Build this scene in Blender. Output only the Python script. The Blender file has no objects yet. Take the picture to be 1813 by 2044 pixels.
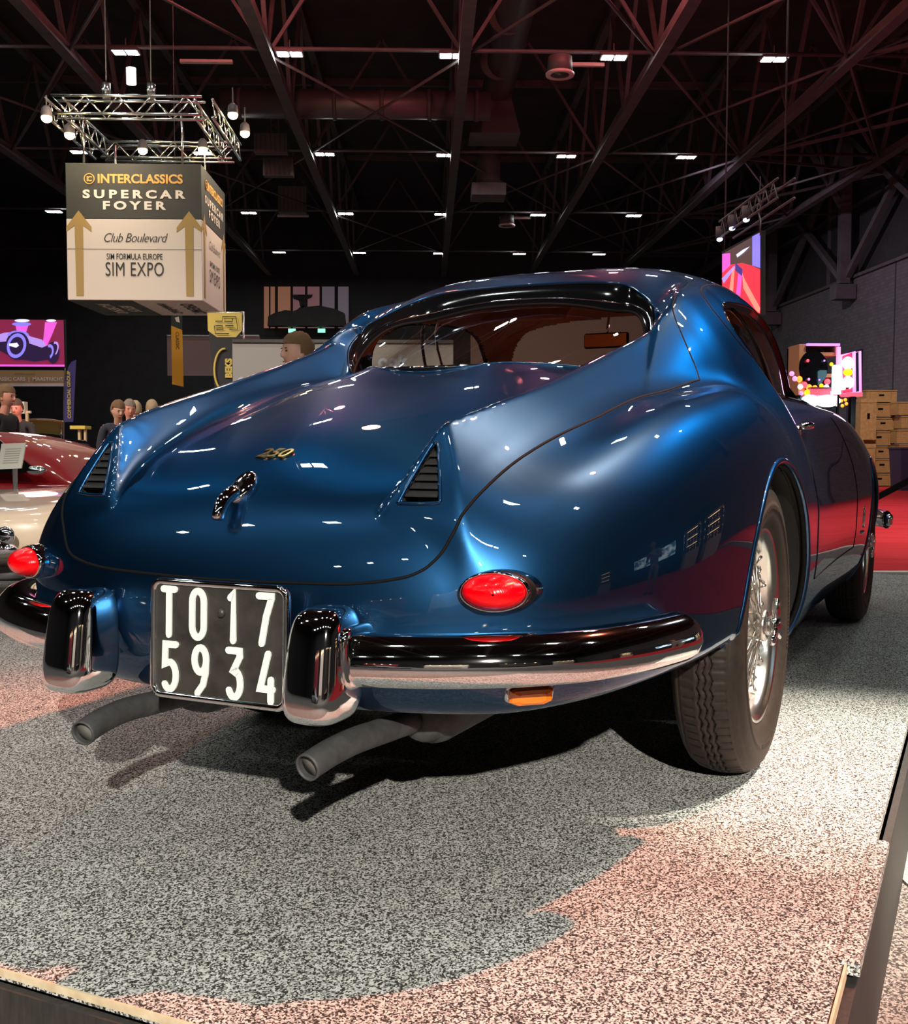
import bpy, bmesh, math, random
import numpy as np
from mathutils import Vector, Matrix
random.seed(7); rng = np.random.default_rng(7)
C = bpy.context.scene.collection
SC = bpy.context.scene
PI = math.pi
# ---------------------------------------------------------------- camera, world, exposure
CAM_H = 0.805; FPX = 2189.0
cam_d = bpy.data.cameras.new('camera'); cam = bpy.data.objects.new('camera', cam_d); C.objects.link(cam)
cam_d.sensor_fit = 'HORIZONTAL'; cam_d.sensor_width = 36.0; cam_d.lens = FPX / 1813 * 36.0
cam_d.clip_start = 0.02; cam_d.clip_end = 300
CAM_YAW = math.radians(1.4)                       # camera looks 1.4 deg right of the hall axis (+Y)
pitch = math.atan((1022 - 889.4) / FPX)
cam.location = (0, 0, CAM_H)
cam.rotation_mode = 'QUATERNION'
_f = Vector((math.sin(CAM_YAW) * math.cos(pitch), math.cos(CAM_YAW) * math.cos(pitch), -math.sin(pitch)))
cam.rotation_quaternion = _f.to_track_quat('-Z', 'Y') @ Matrix.Rotation(0.002, 4, 'Z').to_quaternion()
SC.camera = cam
SC.view_settings.view_transform = 'Standard'; SC.view_settings.look = 'None'
SC.view_settings.gamma = 1; SC.view_settings.use_curve_mapping = False
SC.view_settings.exposure = 0.0
SC.cycles.use_denoising = True
SC.cycles.max_bounces = 8; SC.cycles.sample_clamp_indirect = 6.0
SC.cycles.caustics_reflective = False; SC.cycles.caustics_refractive = False
wd = bpy.data.worlds.new('hall_air'); SC.world = wd; wd.use_nodes = True
wd.node_tree.nodes['Background'].inputs[0].default_value = (0.020, 0.013, 0.016, 1)
wd.node_tree.nodes['Background'].inputs[1].default_value = 1.0
# car frame: origin on the stage top under the middle of the rear axle, +X = nose, +Y = left flank
CAR_YAW = math.radians(25.72) + CAM_YAW
_cx, _cy = 0.089, 3.004
CARO = Vector((_cx * math.cos(CAM_YAW) + _cy * math.sin(CAM_YAW), -_cx * math.sin(CAM_YAW) + _cy * math.cos(CAM_YAW), 0))
CAR_ROT = PI / 2 - CAR_YAW
def car2w(x, y, z=0.0):
    c, s = math.cos(CAR_ROT), math.sin(CAR_ROT)
    return Vector((CARO.x + c * x - s * y, CARO.y + s * x + c * y, z))
def aim(o, target):
    o.rotation_euler = (Vector(target) - Vector(o.location)).to_track_quat('-Z', 'Y').to_euler()
def spot(name, loc, target, watts, color, size_deg, blend, radius):
    l = bpy.data.lights.new(name, 'SPOT'); o = bpy.data.objects.new(name, l); C.objects.link(o)
    o.location = loc; aim(o, target)
    l.energy = watts; l.color = color; l.spot_size = math.radians(size_deg); l.spot_blend = blend; l.shadow_soft_size = radius
    return o
# show lighting, as the cast shadows tell it: a warm white lamp behind the viewer, red lamps over the nose, a white one over the flank
def dirpos(tx, ty, tz, d, dist):
    v = Vector(d).normalized() * dist
    return car2w(tx + v.x, ty + v.y, tz + v.z)
spot('spot_white_behind', dirpos(-1.2, -.2, .4, (-.525, -.37, .287), 9.0), car2w(-1.35, .25, .1), 5200, (1.0, .95, .84), 28, .6, .06)
spot('spot_red_nose', dirpos(-1.1, 0, .5, (.56, -.47, 1.0), 8.0), car2w(-1.40, .35, .0), 3900, (1.0, .25, .13), 31, .6, .10)
spot('spot_red_ahead', dirpos(-.86, -.13, .84, (.64, .444, .627), 9.5), car2w(-.8, .4, .3), 420, (1.0, .20, .10), 50, .8, .13)
spot('spot_white_ahead', dirpos(.1, -.5, 1.1, (.74, -.36, .56), 9.5), car2w(-.1, -.45, 1.0), 1000, (.98, .98, 1.0), 20, .9, .05)
spot('spot_white_flank', dirpos(.1, -1.0, 0, (.25, -.45, 1.0), 7.0), car2w(.25, -1.0, 0), 6000, (1.0, .96, .80), 15, 1.0, .08)
# added fill lights, no lamps seen here, to brighten the background down the hall
spot('fill_left_cars', (-8.0, 4.5, 7.5), (-4.6, 11.5, .6), 1400, (1.0, .88, .70), 50, .8, .12)
spot('fill_people', (-7.5, 6.5, 6.5), (-5.2, 15.0, 1.2), 2200, (1.0, .85, .66), 42, .8, .12)
spot('fill_panels', (-1.0, 3.6, 7.2), (-1.2, 11.0, 1.4), 1500, (1.0, .86, .76), 55, .9, .12)
spot('fill_crates', (9.0, 22.0, 8.4), (12.6, 31.0, 1.0), 2600, (1.0, .80, .62), 45, .9, .15)
spot('fill_wall_right', (6.0, 30.0, 8.4), (15.0, 38.0, 3.0), 1800, (.85, .74, .95), 80, .9, .2)
spot('fill_red_carpet', (8.5, 12.0, 8.4), (8.0, 15.0, 0), 2600, (1.0, .92, .88), 90, .9, .2)
# red event floods hung under the roof just above the picture
for x_, y_ in ((-3.0, 20.0), (3.2, 20.0)):
    l_ = bpy.data.lights.new('roof_flood_red', 'POINT'); l_.energy = 300; l_.color = (1, .22, .22); l_.shadow_soft_size = .15; o_ = bpy.data.objects.new('roof_flood_red', l_); C.objects.link(o_); o_.location = (x_, y_, 9.9)
#@@LIGHTS

# ---------------------------------------------------------------- helpers
def put(o, parent=None):
    C.objects.link(o)
    if parent: o.parent = parent
    return o
def tag(o, label=None, cat=None, group=None, kind=None):
    if label: o['label'] = label
    if cat: o['category'] = cat
    if group: o['group'] = group
    if kind: o['kind'] = kind
    return o
def thing(name, label, cat, loc=(0, 0, 0), rotz=0, group=None):
    o = bpy.data.objects.new(name, None); C.objects.link(o); o.empty_display_size = .1
    o.location = loc; o.rotation_euler = (0, 0, rotz)
    return tag(o, label, cat, group)
def obj(name, bm, m, parent=None, smooth=True, bevel=0, sub=0):
    me = bpy.data.meshes.new(name)
    if isinstance(bm, bmesh.types.BMesh): bm.to_mesh(me); bm.free()
    else: me.from_pydata([tuple(v) for v in bm[0]], [], [tuple(f) for f in bm[1]])
    if isinstance(m, (list, tuple)):
        for q in m: me.materials.append(q)
    else: me.materials.append(m)
    if smooth: me.shade_smooth()
    o = put(bpy.data.objects.new(name, me), parent)
    if bevel:
        md = o.modifiers.new('b', 'BEVEL'); md.width = bevel; md.segments = 2; md.limit_method = 'ANGLE'
    if sub:
        md = o.modifiers.new('s', 'SUBSURF'); md.levels = sub; md.render_levels = sub
    return o
def copy_tree(o, parent=None):
    c = o.copy(); C.objects.link(c); c.parent = parent
    for ch in list(o.children): copy_tree(ch, c)
    return c
def box_bm(cx, cy, cz, sx, sy, sz, bm=None, rot=None):
    bm = bm or bmesh.new()
    m = Matrix.Translation((cx, cy, cz)) @ (rot or Matrix.Identity(4)) @ Matrix.Diagonal((sx, sy, sz, 1))
    bmesh.ops.create_cube(bm, size=1, matrix=m); return bm
def box(name, c, s, m, parent=None, bevel=0, rot=None):
    return obj(name, box_bm(*c, *s, rot=rot), m, parent, smooth=False, bevel=bevel)
def cyl_bm(p0, p1, r0, r1=None, n=12, bm=None, caps=True):
    bm = bm or bmesh.new(); r1 = r0 if r1 is None else r1
    p0, p1 = Vector(p0), Vector(p1); d = p1 - p0
    m = Matrix.Translation((p0 + p1) / 2) @ d.to_track_quat('Z', 'Y').to_matrix().to_4x4()
    bmesh.ops.create_cone(bm, cap_ends=caps, segments=n, radius1=r0, radius2=r1, depth=d.length, matrix=m); return bm
def bar_bm(p0, p1, w, h, bm=None):
    bm = bm or bmesh.new(); p0, p1 = Vector(p0), Vector(p1); d = p1 - p0
    up = 'Y' if abs(d.normalized().z) > .95 else 'Z'
    q = d.to_track_quat('X', up).to_matrix().to_4x4()
    bmesh.ops.create_cube(bm, size=1, matrix=Matrix.Translation((p0 + p1) / 2) @ q @ Matrix.Diagonal((d.length, w, h, 1))); return bm
def lathe_bm(prof, n=32, axis='Z', bm=None, mat=None):
    """prof: (radius, height) pairs"""
    bm = bm or bmesh.new(); rings = []
    for r, h in prof:
        ring = []
        for i in range(n):
            a = 2 * PI * i / n; c, s = r * math.cos(a), r * math.sin(a)
            p = (c, s, h) if axis == 'Z' else ((c, h, s) if axis == 'Y' else (h, c, s))
            if mat: p = mat @ Vector(p)
            ring.append(bm.verts.new(p))
        rings.append(ring)
    for a, b in zip(rings[:-1], rings[1:]):
        for i in range(n): bm.faces.new((a[i], a[(i + 1) % n], b[(i + 1) % n], b[i]))
    for ring in (rings[0], rings[-1]):
        if (ring[0].co - ring[n // 2].co).length > 1e-5: bm.faces.new(ring)
    bmesh.ops.recalc_face_normals(bm, faces=bm.faces); return bm
def tube_bm(pts, r, n=6, closed=False, bm=None, flat=None):
    bm = bm or bmesh.new(); pts = [Vector(p) for p in pts]; N = len(pts); rings = []; up = None
    for i, p in enumerate(pts):
        a = pts[(i - 1) % N] if (closed or i > 0) else p
        b = pts[(i + 1) % N] if (closed or i < N - 1) else p
        t = (b - a).normalized()
        if up is None: up = Vector((0, 0, 1)) if abs(t.z) < .9 else Vector((1, 0, 0))
        u = up - t * up.dot(t)
        if u.length < 1e-6: u = t.orthogonal()
        u.normalize(); up = u; v = t.cross(u)
        rr = r(i / max(1, N - 1)) if callable(r) else r
        rings.append([bm.verts.new(p + (u * math.cos(2 * PI * k / n) + v * math.sin(2 * PI * k / n)) * rr) for k in range(n)])
    M = N if closed else N - 1
    for i in range(M):
        A, B = rings[i], rings[(i + 1) % N]
        for k in range(n): bm.faces.new((A[k], A[(k + 1) % n], B[(k + 1) % n], B[k]))
    if not closed: bm.faces.new(rings[0][::-1]); bm.faces.new(rings[-1])
    return bm
def grid_bm(P, bm=None, closed_v=False):
    """P[i][j] points -> quads"""
    bm = bm or bmesh.new(); V = [[bm.verts.new(p) for p in row] for row in P]
    for i in range(len(V) - 1):
        m = len(V[i])
        for j in range(m if closed_v else m - 1):
            bm.faces.new((V[i][j], V[i + 1][j], V[i + 1][(j + 1) % m], V[i][(j + 1) % m]))
    return bm
def poly_prism(pts, d0, d1, place, bm=None):
    """pts: 2D outline (u,v); place(u,v,w)->3D"""
    bm = bm or bmesh.new()
    a = [bm.verts.new(place(u, v, d0)) for u, v in pts]; b = [bm.verts.new(place(u, v, d1)) for u, v in pts]
    bm.faces.new(a[::-1]); bm.faces.new(b); n = len(pts)
    for i in range(n): bm.faces.new((a[i], a[(i + 1) % n], b[(i + 1) % n], b[i]))
    bmesh.ops.recalc_face_normals(bm, faces=bm.faces); return bm

# ---------------------------------------------------------------- materials
def mat(name, col=(.5, .5, .5), rough=.5, metal=0, coat=0, coat_r=.03, emis=None, estr=0, trans=0, ior=1.5, spec=.5, alpha=1):
    m = bpy.data.materials.new(name); m.use_nodes = True; b = m.node_tree.nodes['Principled BSDF']
    b.inputs['Base Color'].default_value = (*col, 1); b.inputs['Roughness'].default_value = rough
    b.inputs['Metallic'].default_value = metal; b.inputs['Coat Weight'].default_value = coat
    b.inputs['Coat Roughness'].default_value = coat_r; b.inputs['IOR'].default_value = ior
    b.inputs['Specular IOR Level'].default_value = spec
    b.inputs['Transmission Weight'].default_value = trans; b.inputs['Alpha'].default_value = alpha
    if emis: b.inputs['Emission Color'].default_value = (*emis, 1); b.inputs['Emission Strength'].default_value = estr
    return m
def nodes(m): return m.node_tree.nodes, m.node_tree.links, m.node_tree.nodes['Principled BSDF']
def noise_color(m, scale, cols, detail=4, coord='Object', rough=.6, bump=0, dist=.002, stretch=None):
    n, l, b = nodes(m)
    tc = n.new('ShaderNodeTexCoord'); ns = n.new('ShaderNodeTexNoise'); r = n.new('ShaderNodeValToRGB')
    ns.inputs['Scale'].default_value = scale; ns.inputs['Detail'].default_value = detail; ns.inputs['Roughness'].default_value = rough
    src = tc.outputs[coord]
    if stretch:
        mp = n.new('ShaderNodeMapping'); mp.inputs['Scale'].default_value = stretch; l.new(src, mp.inputs[0]); src = mp.outputs[0]
    l.new(src, ns.inputs['Vector']); l.new(ns.outputs['Fac'], r.inputs['Fac'])
    e = r.color_ramp.elements
    while len(e) < len(cols): e.new(.5)
    for k, (p, c) in enumerate(cols): e[k].position = p; e[k].color = (*c, 1)
    l.new(r.outputs['Color'], b.inputs['Base Color'])
    if bump:
        bp = n.new('ShaderNodeBump'); bp.inputs['Strength'].default_value = bump; bp.inputs['Distance'].default_value = dist
        l.new(ns.outputs['Fac'], bp.inputs['Height']); l.new(bp.outputs['Normal'], b.inputs['Normal'])
    return m
M = {}
M['paint'] = mat('blue_metallic_paint', (.012, .057, .142), .37, 1.0, 1, .010)
M['paint'].node_tree.nodes['Principled BSDF'].inputs['Specular Tint'].default_value = (.42, .46, .60, 1)
M['chrome'] = mat('chrome', (.86, .86, .87), .04, 1)
M['alu'] = mat('polished_aluminium', (.75, .74, .70), .22, 1)
M['black'] = mat('black_rubber', (.004, .004, .004), .7, spec=.12)
M['gloss_black'] = mat('glossy_black', (.004, .004, .005), .08)
M['dark'] = mat('underbody_black', (.01, .009, .009), .8)
M['tan'] = noise_color(mat('tan_leather', (.5, .22, .08), .5), 40, [(.3, (.50, .21, .075)), (.7, (.58, .26, .10))], bump=.2)
def pane(name, tint):
    m = bpy.data.materials.new(name); m.use_nodes = True; n, l = m.node_tree.nodes, m.node_tree.links; n.remove(n['Principled BSDF'])
    t = n.new('ShaderNodeBsdfTransparent'); t.inputs[0].default_value = (*tint, 1); g = n.new('ShaderNodeBsdfGlossy'); g.inputs['Roughness'].default_value = .01
    w = n.new('ShaderNodeLayerWeight'); q = n.new('ShaderNodeMath'); q.operation = 'POWER'; q.inputs[1].default_value = 4.5; l.new(w.outputs['Facing'], q.inputs[0]); f = n.new('ShaderNodeMath'); f.operation = 'MULTIPLY_ADD'; f.inputs[1].default_value = .9; f.inputs[2].default_value = .05; l.new(q.outputs[0], f.inputs[0]); x = n.new('ShaderNodeMixShader'); l.new(f.outputs[0], x.inputs[0]); l.new(t.outputs[0], x.inputs[1]); l.new(g.outputs[0], x.inputs[2]); l.new(x.outputs[0], n['Material Output'].inputs[0]); return m
M['glass'] = pane('clear_glass', (.97, .97, .95))
#@@MATS

# ================================================================ THE CAR: body as a smooth implicit surface
def cspl(xs, ys, x):
    """natural cubic spline"""
    xs = np.asarray(xs, float); ys = np.asarray(ys, float); n = len(xs); h = np.diff(xs)
    A = np.zeros((n, n)); r = np.zeros(n); A[0, 0] = A[-1, -1] = 1
    for i in range(1, n - 1):
        A[i, i - 1] = h[i - 1]; A[i, i] = 2 * (h[i - 1] + h[i]); A[i, i + 1] = h[i]
        r[i] = 6 * ((ys[i + 1] - ys[i]) / h[i] - (ys[i] - ys[i - 1]) / h[i - 1])
    m = np.linalg.solve(A, r); x = np.asarray(x, float); xc = np.clip(x, xs[0], xs[-1])
    i = np.clip(np.searchsorted(xs, xc) - 1, 0, n - 2); d = xc - xs[i]; H = h[i]
    a = (m[i + 1] - m[i]) / (6 * H); b = m[i] / 2; c = (ys[i + 1] - ys[i]) / H - H * (2 * m[i] + m[i + 1]) / 6
    v = ys[i] + d * (c + d * (b + d * a))
    return v + np.where(x < xs[0], (x - xs[0]) * ((ys[1] - ys[0]) / h[0]), 0) + np.where(x > xs[-1], (x - xs[-1]) * ((ys[-1] - ys[-2]) / h[-1]), 0)
def pch(xs, ys, x):
    """monotone cubic"""
    xs = np.asarray(xs, float); ys = np.asarray(ys, float); h = np.diff(xs); d = np.diff(ys) / h; m = np.zeros(len(xs))
    m[0], m[-1] = d[0], d[-1]
    s = d[:-1] * d[1:] > 0; w1 = 2 * h[1:] + h[:-1]; w2 = h[1:] + 2 * h[:-1]
    with np.errstate(all='ignore'): mm = (w1 + w2) / (w1 / d[:-1] + w2 / d[1:])
    m[1:-1] = np.where(s, mm, 0)
    x = np.asarray(x, float); xc = np.clip(x, xs[0], xs[-1]); i = np.clip(np.searchsorted(xs, xc) - 1, 0, len(xs) - 2)
    t = (xc - xs[i]) / h[i]; H = h[i]
    v = (2 * t**3 - 3 * t**2 + 1) * ys[i] + (t**3 - 2 * t**2 + t) * H * m[i] + (-2 * t**3 + 3 * t**2) * ys[i + 1] + (t**3 - t**2) * H * m[i + 1]
    return v + np.where(x < xs[0], (x - xs[0]) * m[0], 0) + np.where(x > xs[-1], (x - xs[-1]) * m[-1], 0)
def smax(a, b, k):
    h = np.maximum(k - np.abs(a - b), 0) / k
    return np.maximum(a, b) + h * h * k * .25
def smin(a, b, k): return -smax(-a, -b, k)
def tab(rows, col): return [r[0] for r in rows], [r[col] for r in rows]
# deck sections: x, z centre, z valley(y .26), y/z crease, y/z shoulder crest, z at y .80
DECK = [
 (-1.30, .44, .435, .38, .445, .52, .455, .36), (-1.21, .56, .553, .40, .555, .53, .545, .42), (-1.165, .645, .635, .42, .615, .545, .585, .45),
 (-1.10, .722, .708, .446, .684, .56, .640, .48), (-1.05, .758, .742, .454, .722, .57, .665, .49), (-.95, .812, .792, .478, .770, .59, .725, .56),
 (-.83, .858, .838, .50, .808, .61, .778, .63), (-.66, .911, .895, .53, .853, .64, .838, .71), (-.45, .966, .955, .555, .900, .675, .888, .79),
 (-.25, .996, .992, .575, .928, .700, .913, .835), (0.0, 1.004, 1.004, .59, .952, .722, .930, .860), (.2, 1.0, 1.0, .60, .958, .730, .924, .850),
 (.45, 1.0, 1.0, .61, .957, .722, .914, .820), (.8, 1.0, 1.0, .61, .958, .705, .925, .80), (1.2, 1.0, 1.0, .61, .962, .700, .938, .80), (1.6, .99, .985, .60, .958, .695, .945, .80),
 (2.1, .965, .93, .54, .90, .70, .938, .81), (2.5, .925, .885, .50, .855, .70, .902, .78), (2.9, .87, .84, .48, .81, .685, .855, .72), (3.2, .80, .785, .45, .76, .655, .79, .62), (3.45, .70, .69, .42, .68, .60, .68, .50)]
X0, X1, YM = -1.40, 3.60, 1.02
GX = np.arange(X0, X1 + .001, .01); GY = np.arange(-YM, YM + .001, .01)
def build_H():
    cols = [cspl(*tab(DECK, j), GX) for j in range(1, 8)]
    H = np.zeros((len(GX), len(GY)), np.float64); ay = np.abs(GY)
    for i in range(len(GX)):
        zc, zv, yc, zcr, ys, zs, zo = [c[i] for c in cols]
        yy = [-.80, -ys, -yc, -.26, 0, .26, yc, ys, .80]; zz = [zo, zs, zcr, zv, zc, zv, zcr, zs, zo]
        H[i] = cspl(yy, zz, GY)
    k = np.exp(-np.arange(-4, 5)**2 / (2 * 1.6**2)); k /= k.sum()
    for ax in (0, 1):
        P = np.pad(H, [(4, 4) if a == ax else (0, 0) for a in (0, 1)], mode='reflect', reflect_type='odd')
        H = sum(k[j] * np.take(P, range(j, j + H.shape[ax]), axis=ax) for j in range(9))
    H2 = H                                             # extra smoothing over the tail corner
    for _ in range(6):
        P = np.pad(H2, ((1, 1), (1, 1)), mode='reflect', reflect_type='odd'); H2 = (P[:-2, 1:-1] + P[2:, 1:-1] + P[1:-1, :-2] + P[1:-1, 2:] + 4 * H2) / 8
    w = np.clip((-1.02 - GX) / .08, 0, 1)[:, None]; H = H * (1 - w) + H2 * w
    return H
RIDGE = [(-1.06, .360, .835), (-1.03, .368, .843), (-.976, .381, .859), (-.942, .390, .868), (-.854, .407, .890), (-.743, .422, .916), (-.592, .432, .951), (-.472, .438, .981),
         (-.271, .449, 1.032), (-.098, .463, 1.079), (.03, .478, 1.124), (.085, .484, 1.152), (.16, .478, 1.195), (.25, .465, 1.22), (.4, .45, 1.235), (.8, .42, 1.24)]
SO = [(-1.1, 1.15), (-1.0, 1.05), (-.83, .88), (-.6, .78), (-.4, .80), (-.1, 1.0), (.12, 1.3), (.4, 1.0)]
SI = [(-1.1, 2.8), (-.98, 1.9), (-.8, 1.15), (-.6, .80), (-.4, .95), (-.1, 1.35), (.15, 1.0), (.4, .5)]
def build_B():
    x = GX[:, None]; ay = np.abs(GY)[None, :]
    ry = pch(*tab(RIDGE, 1), GX)[:, None]; rz = pch(*tab(RIDGE, 2), GX)[:, None]
    so = cspl(*tab(SO, 1), np.clip(GX, -1.1, .4))[:, None]; si = pch(*tab(SI, 1), np.clip(GX, -1.1, .4))[:, None]
    d = ay - ry
    B = smin(rz + .006 - so * d, rz + .006 + si * d, .032)
    B = smin(B, .846 + (x + 1.02) * 1.55, .014) - np.maximum(-1.108 - x, 0) * 3.0
    B = B - np.clip((GX - .42) / .3, 0, 1)[:, None]**2 * .4
    return B
HB = build_H(); BB = build_B()
_kk = np.interp(GX, [-1.2, -1.0, -.7, .1], [.05, .035, .035, .03])[:, None]
HT = smax(HB, BB, _kk)
gx_, gy_ = np.gradient(HT, .01, .01)
HN = np.sqrt(1 + gx_**2 + gy_**2)
for _ in range(40):                                    # only scales the blend away from the surface: keep it soft
    P_ = np.pad(HN, 1, mode='edge'); HN = (P_[:-2, 1:-1] + P_[2:, 1:-1] + P_[1:-1, :-2] + P_[1:-1, 2:] + 2 * HN) / 6
def bicubic(A, x, y):
    u = np.clip((x - X0) / .01, 1, len(GX) - 3.001); v = np.clip((y + YM) / .01, 1, len(GY) - 3.001)
    i = u.astype(int); j = v.astype(int); a = u - i; b = v - j
    def w(t): return (-.5*t + t*t - .5*t**3, 1 - 2.5*t*t + 1.5*t**3, .5*t + 2*t*t - 1.5*t**3, -.5*t*t + .5*t**3)
    wa, wb = w(a), w(b); r = 0
    for p in range(4):
        for q in range(4): r = r + wa[p] * wb[q] * A[i + p - 1, j + q - 1]
    return r
# plan outline at the widest level (half)
PLAN = [(-1.213, 0), (-1.211, .10), (-1.204, .20), (-1.185, .32), (-1.150, .43), (-1.100, .525), (-1.03, .602), (-.93, .665), (-.79, .717), (-.6, .757), (-.4, .782), (-.2, .796), (0, .803),
        (.3, .802), (.7, .796), (1.2, .790), (1.8, .795), (2.3, .802), (2.7, .792), (3.0, .762), (3.2, .712), (3.33, .63), (3.42, .48), (3.455, .30), (3.465, .12), (3.466, 0)]
def _plan_curve():
    P = np.array(PLAN); t = np.concatenate([[0], np.cumsum(np.hypot(*np.diff(P, axis=0).T))])
    tt = np.linspace(0, t[-1], 700)
    full_t = np.concatenate([-t[1:4][::-1], t, t[-1] + (t[-1] - t[-4:-1][::-1])])
    fx = np.concatenate([P[1:4, 0][::-1], P[:, 0], P[-4:-1, 0][::-1]]); fy = np.concatenate([-P[1:4, 1][::-1], P[:, 1], -P[-4:-1, 1][::-1]])
    return np.stack([cspl(full_t, fx, tt), cspl(full_t, fy, tt)], 1)
PC = _plan_curve(); PC[0, 1] = 0; PC[-1, 1] = 0
PD = None
def build_plan_dist():
    X, Y = np.meshgrid(GX, GY[GY >= -.0001], indexing='ij'); best = np.full(X.shape, 1e9); sgn = np.ones(X.shape)
    for k in range(len(PC) - 1):
        a, b = PC[k], PC[k + 1]; e = b - a; L = e @ e
        t = np.clip(((X - a[0]) * e[0] + (Y - a[1]) * e[1]) / L, 0, 1)
        dx, dy = X - a[0] - t * e[0], Y - a[1] - t * e[1]; d = dx * dx + dy * dy
        m = d < best; best = np.where(m, d, best); cr = e[0] * (Y - a[1]) - e[1] * (X - a[0]); sgn = np.where(m, np.sign(cr), sgn)
    D = np.sqrt(best) * sgn
    return np.concatenate([D[:, ::-1][:, :-1], D], 1)
PD = build_plan_dist()
ZI = [.05, .18, .22, .30, .36, .42, .50, .60, .72, .82, .92, 1.1, 1.4]
INS_SIDE = [.30, .135, .10, .045, .022, .010, .002, .0, .006, .022, .05, .12, .24]
INS_TAIL = [.60, .30, .22, .12, .060, .028, .008, .0, .006, .03, .07, .18, .34]
def F_body(x, y, z):
    ht = bicubic(HT, x, y); hn = bicubic(HN, x, y); pd = bicubic(PD, x, y)
    ftop = (z - ht) / hn
    tail = np.clip((-.55 - x) / .45, 0, 1); tail = tail * tail * (3 - 2 * tail)
    ins = np.interp(z, _ZF, _IS) * (1 - tail) + np.interp(z, _ZF, _IT) * tail
    fpl = pd + ins
    kz = np.interp(x, [-1.2, -.9, -.3, 0, 3.0], [.10, .13, .14, .12, .14])
    f = smax(ftop, fpl, kz)
    zb = np.interp(x, [-1.2, -1.0, -.7, -.45, -.25, .25, .42, 2.2, 2.99, 3.1, 3.4], [.335, .335, .368, .385, .36, .25, .205, .20, .22, .28, .33])
    f = smax(f, zb - z, .045)
    # greenhouse
    ax = np.abs(y)
    xr = np.clip(x, -.6, 1.9); zt = cspl(*tab(ROOF, 1), xr); hw = pch(*tab(ROOF, 2), xr)
    h = np.maximum(zt - .70, .05); zz = np.maximum(z - .70, 0)
    p = 3.8; q = ((ax / hw)**p + (zz / h)**p + 1e-9)**(1 / p)
    g = np.sqrt((ax / hw**2)**2 + (zz / h**2)**2) / np.maximum(np.sqrt((ax / hw)**2 + (zz / h)**2), 1e-4)
    slope = np.abs(np.interp(x, [-.4, 0, .4, .8, 1.15, 1.28, 1.5, 1.8], [.5, .5, .3, .1, .25, .8, 1.0, 1.0]))
    fc = (q - 1) / np.maximum(g, .5) / np.sqrt(1 + slope**2)
    gs = np.interp(ax, _YF, _GS); gb = np.interp(ax, _YF, _GBX); lx = np.interp(ax, _YF, _LX)
    st = np.clip((x - lx) * 5.0, 0, .5)
    fr = (z - (.985 + gs * (x - gb) + .014 + st + np.maximum(ax - .452, 0) * 4)) / np.sqrt(1 + (gs + np.where((st > 0) & (st < .5), 5.0, 0))**2)
    fc = smax(fc, fr, .014)
    fc = np.maximum(fc, -.5 - x); fc = np.where((z < .6) | (x > 1.9), 1.0, fc)
    f = smin(f, fc, .045 + np.interp(x, [-.3, .1, .5], [.005, .045, .015]) * np.clip((ax - .43) / .07, 0, 1))
    return f, None
ROOF = [(-.6, .86, .52), (-.4, .96, .55), (-.2, 1.06, .58), (0, 1.155, .60), (.1, 1.202, .608), (.2, 1.248, .613), (.3, 1.289, .617), (.42, 1.328, .620), (.6, 1.360, .622), (.8, 1.376, .623), (1.0, 1.380, .620),
        (1.12, 1.372, .618), (1.24, 1.335, .614), (1.36, 1.245, .610), (1.52, 1.09, .60), (1.66, .96, .58), (1.9, .76, .5)]
_YF = np.linspace(0, .7, 351); _GS = pch([0, .1, .2, .3, .35, .38, .42, .46, .7], [.355, .368, .415, .545, .70, .82, 1.02, 1.22, 1.4], _YF)
_GBX = pch([0, .1, .2, .3, .37, .42, .46, .7], [-.40, -.372, -.277, -.130, -.062, -.03, -.01, .05], _YF)
_LX = pch([0, .1, .2, .3, .35, .38, .43, .47, .7], [.235, .235, .233, .225, .190, .165, .11, .05, -.2], _YF)
_ZF = np.linspace(.0, 1.5, 601); _IS = pch(ZI, INS_SIDE, _ZF); _IT = pch(ZI, INS_TAIL, _ZF)
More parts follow.
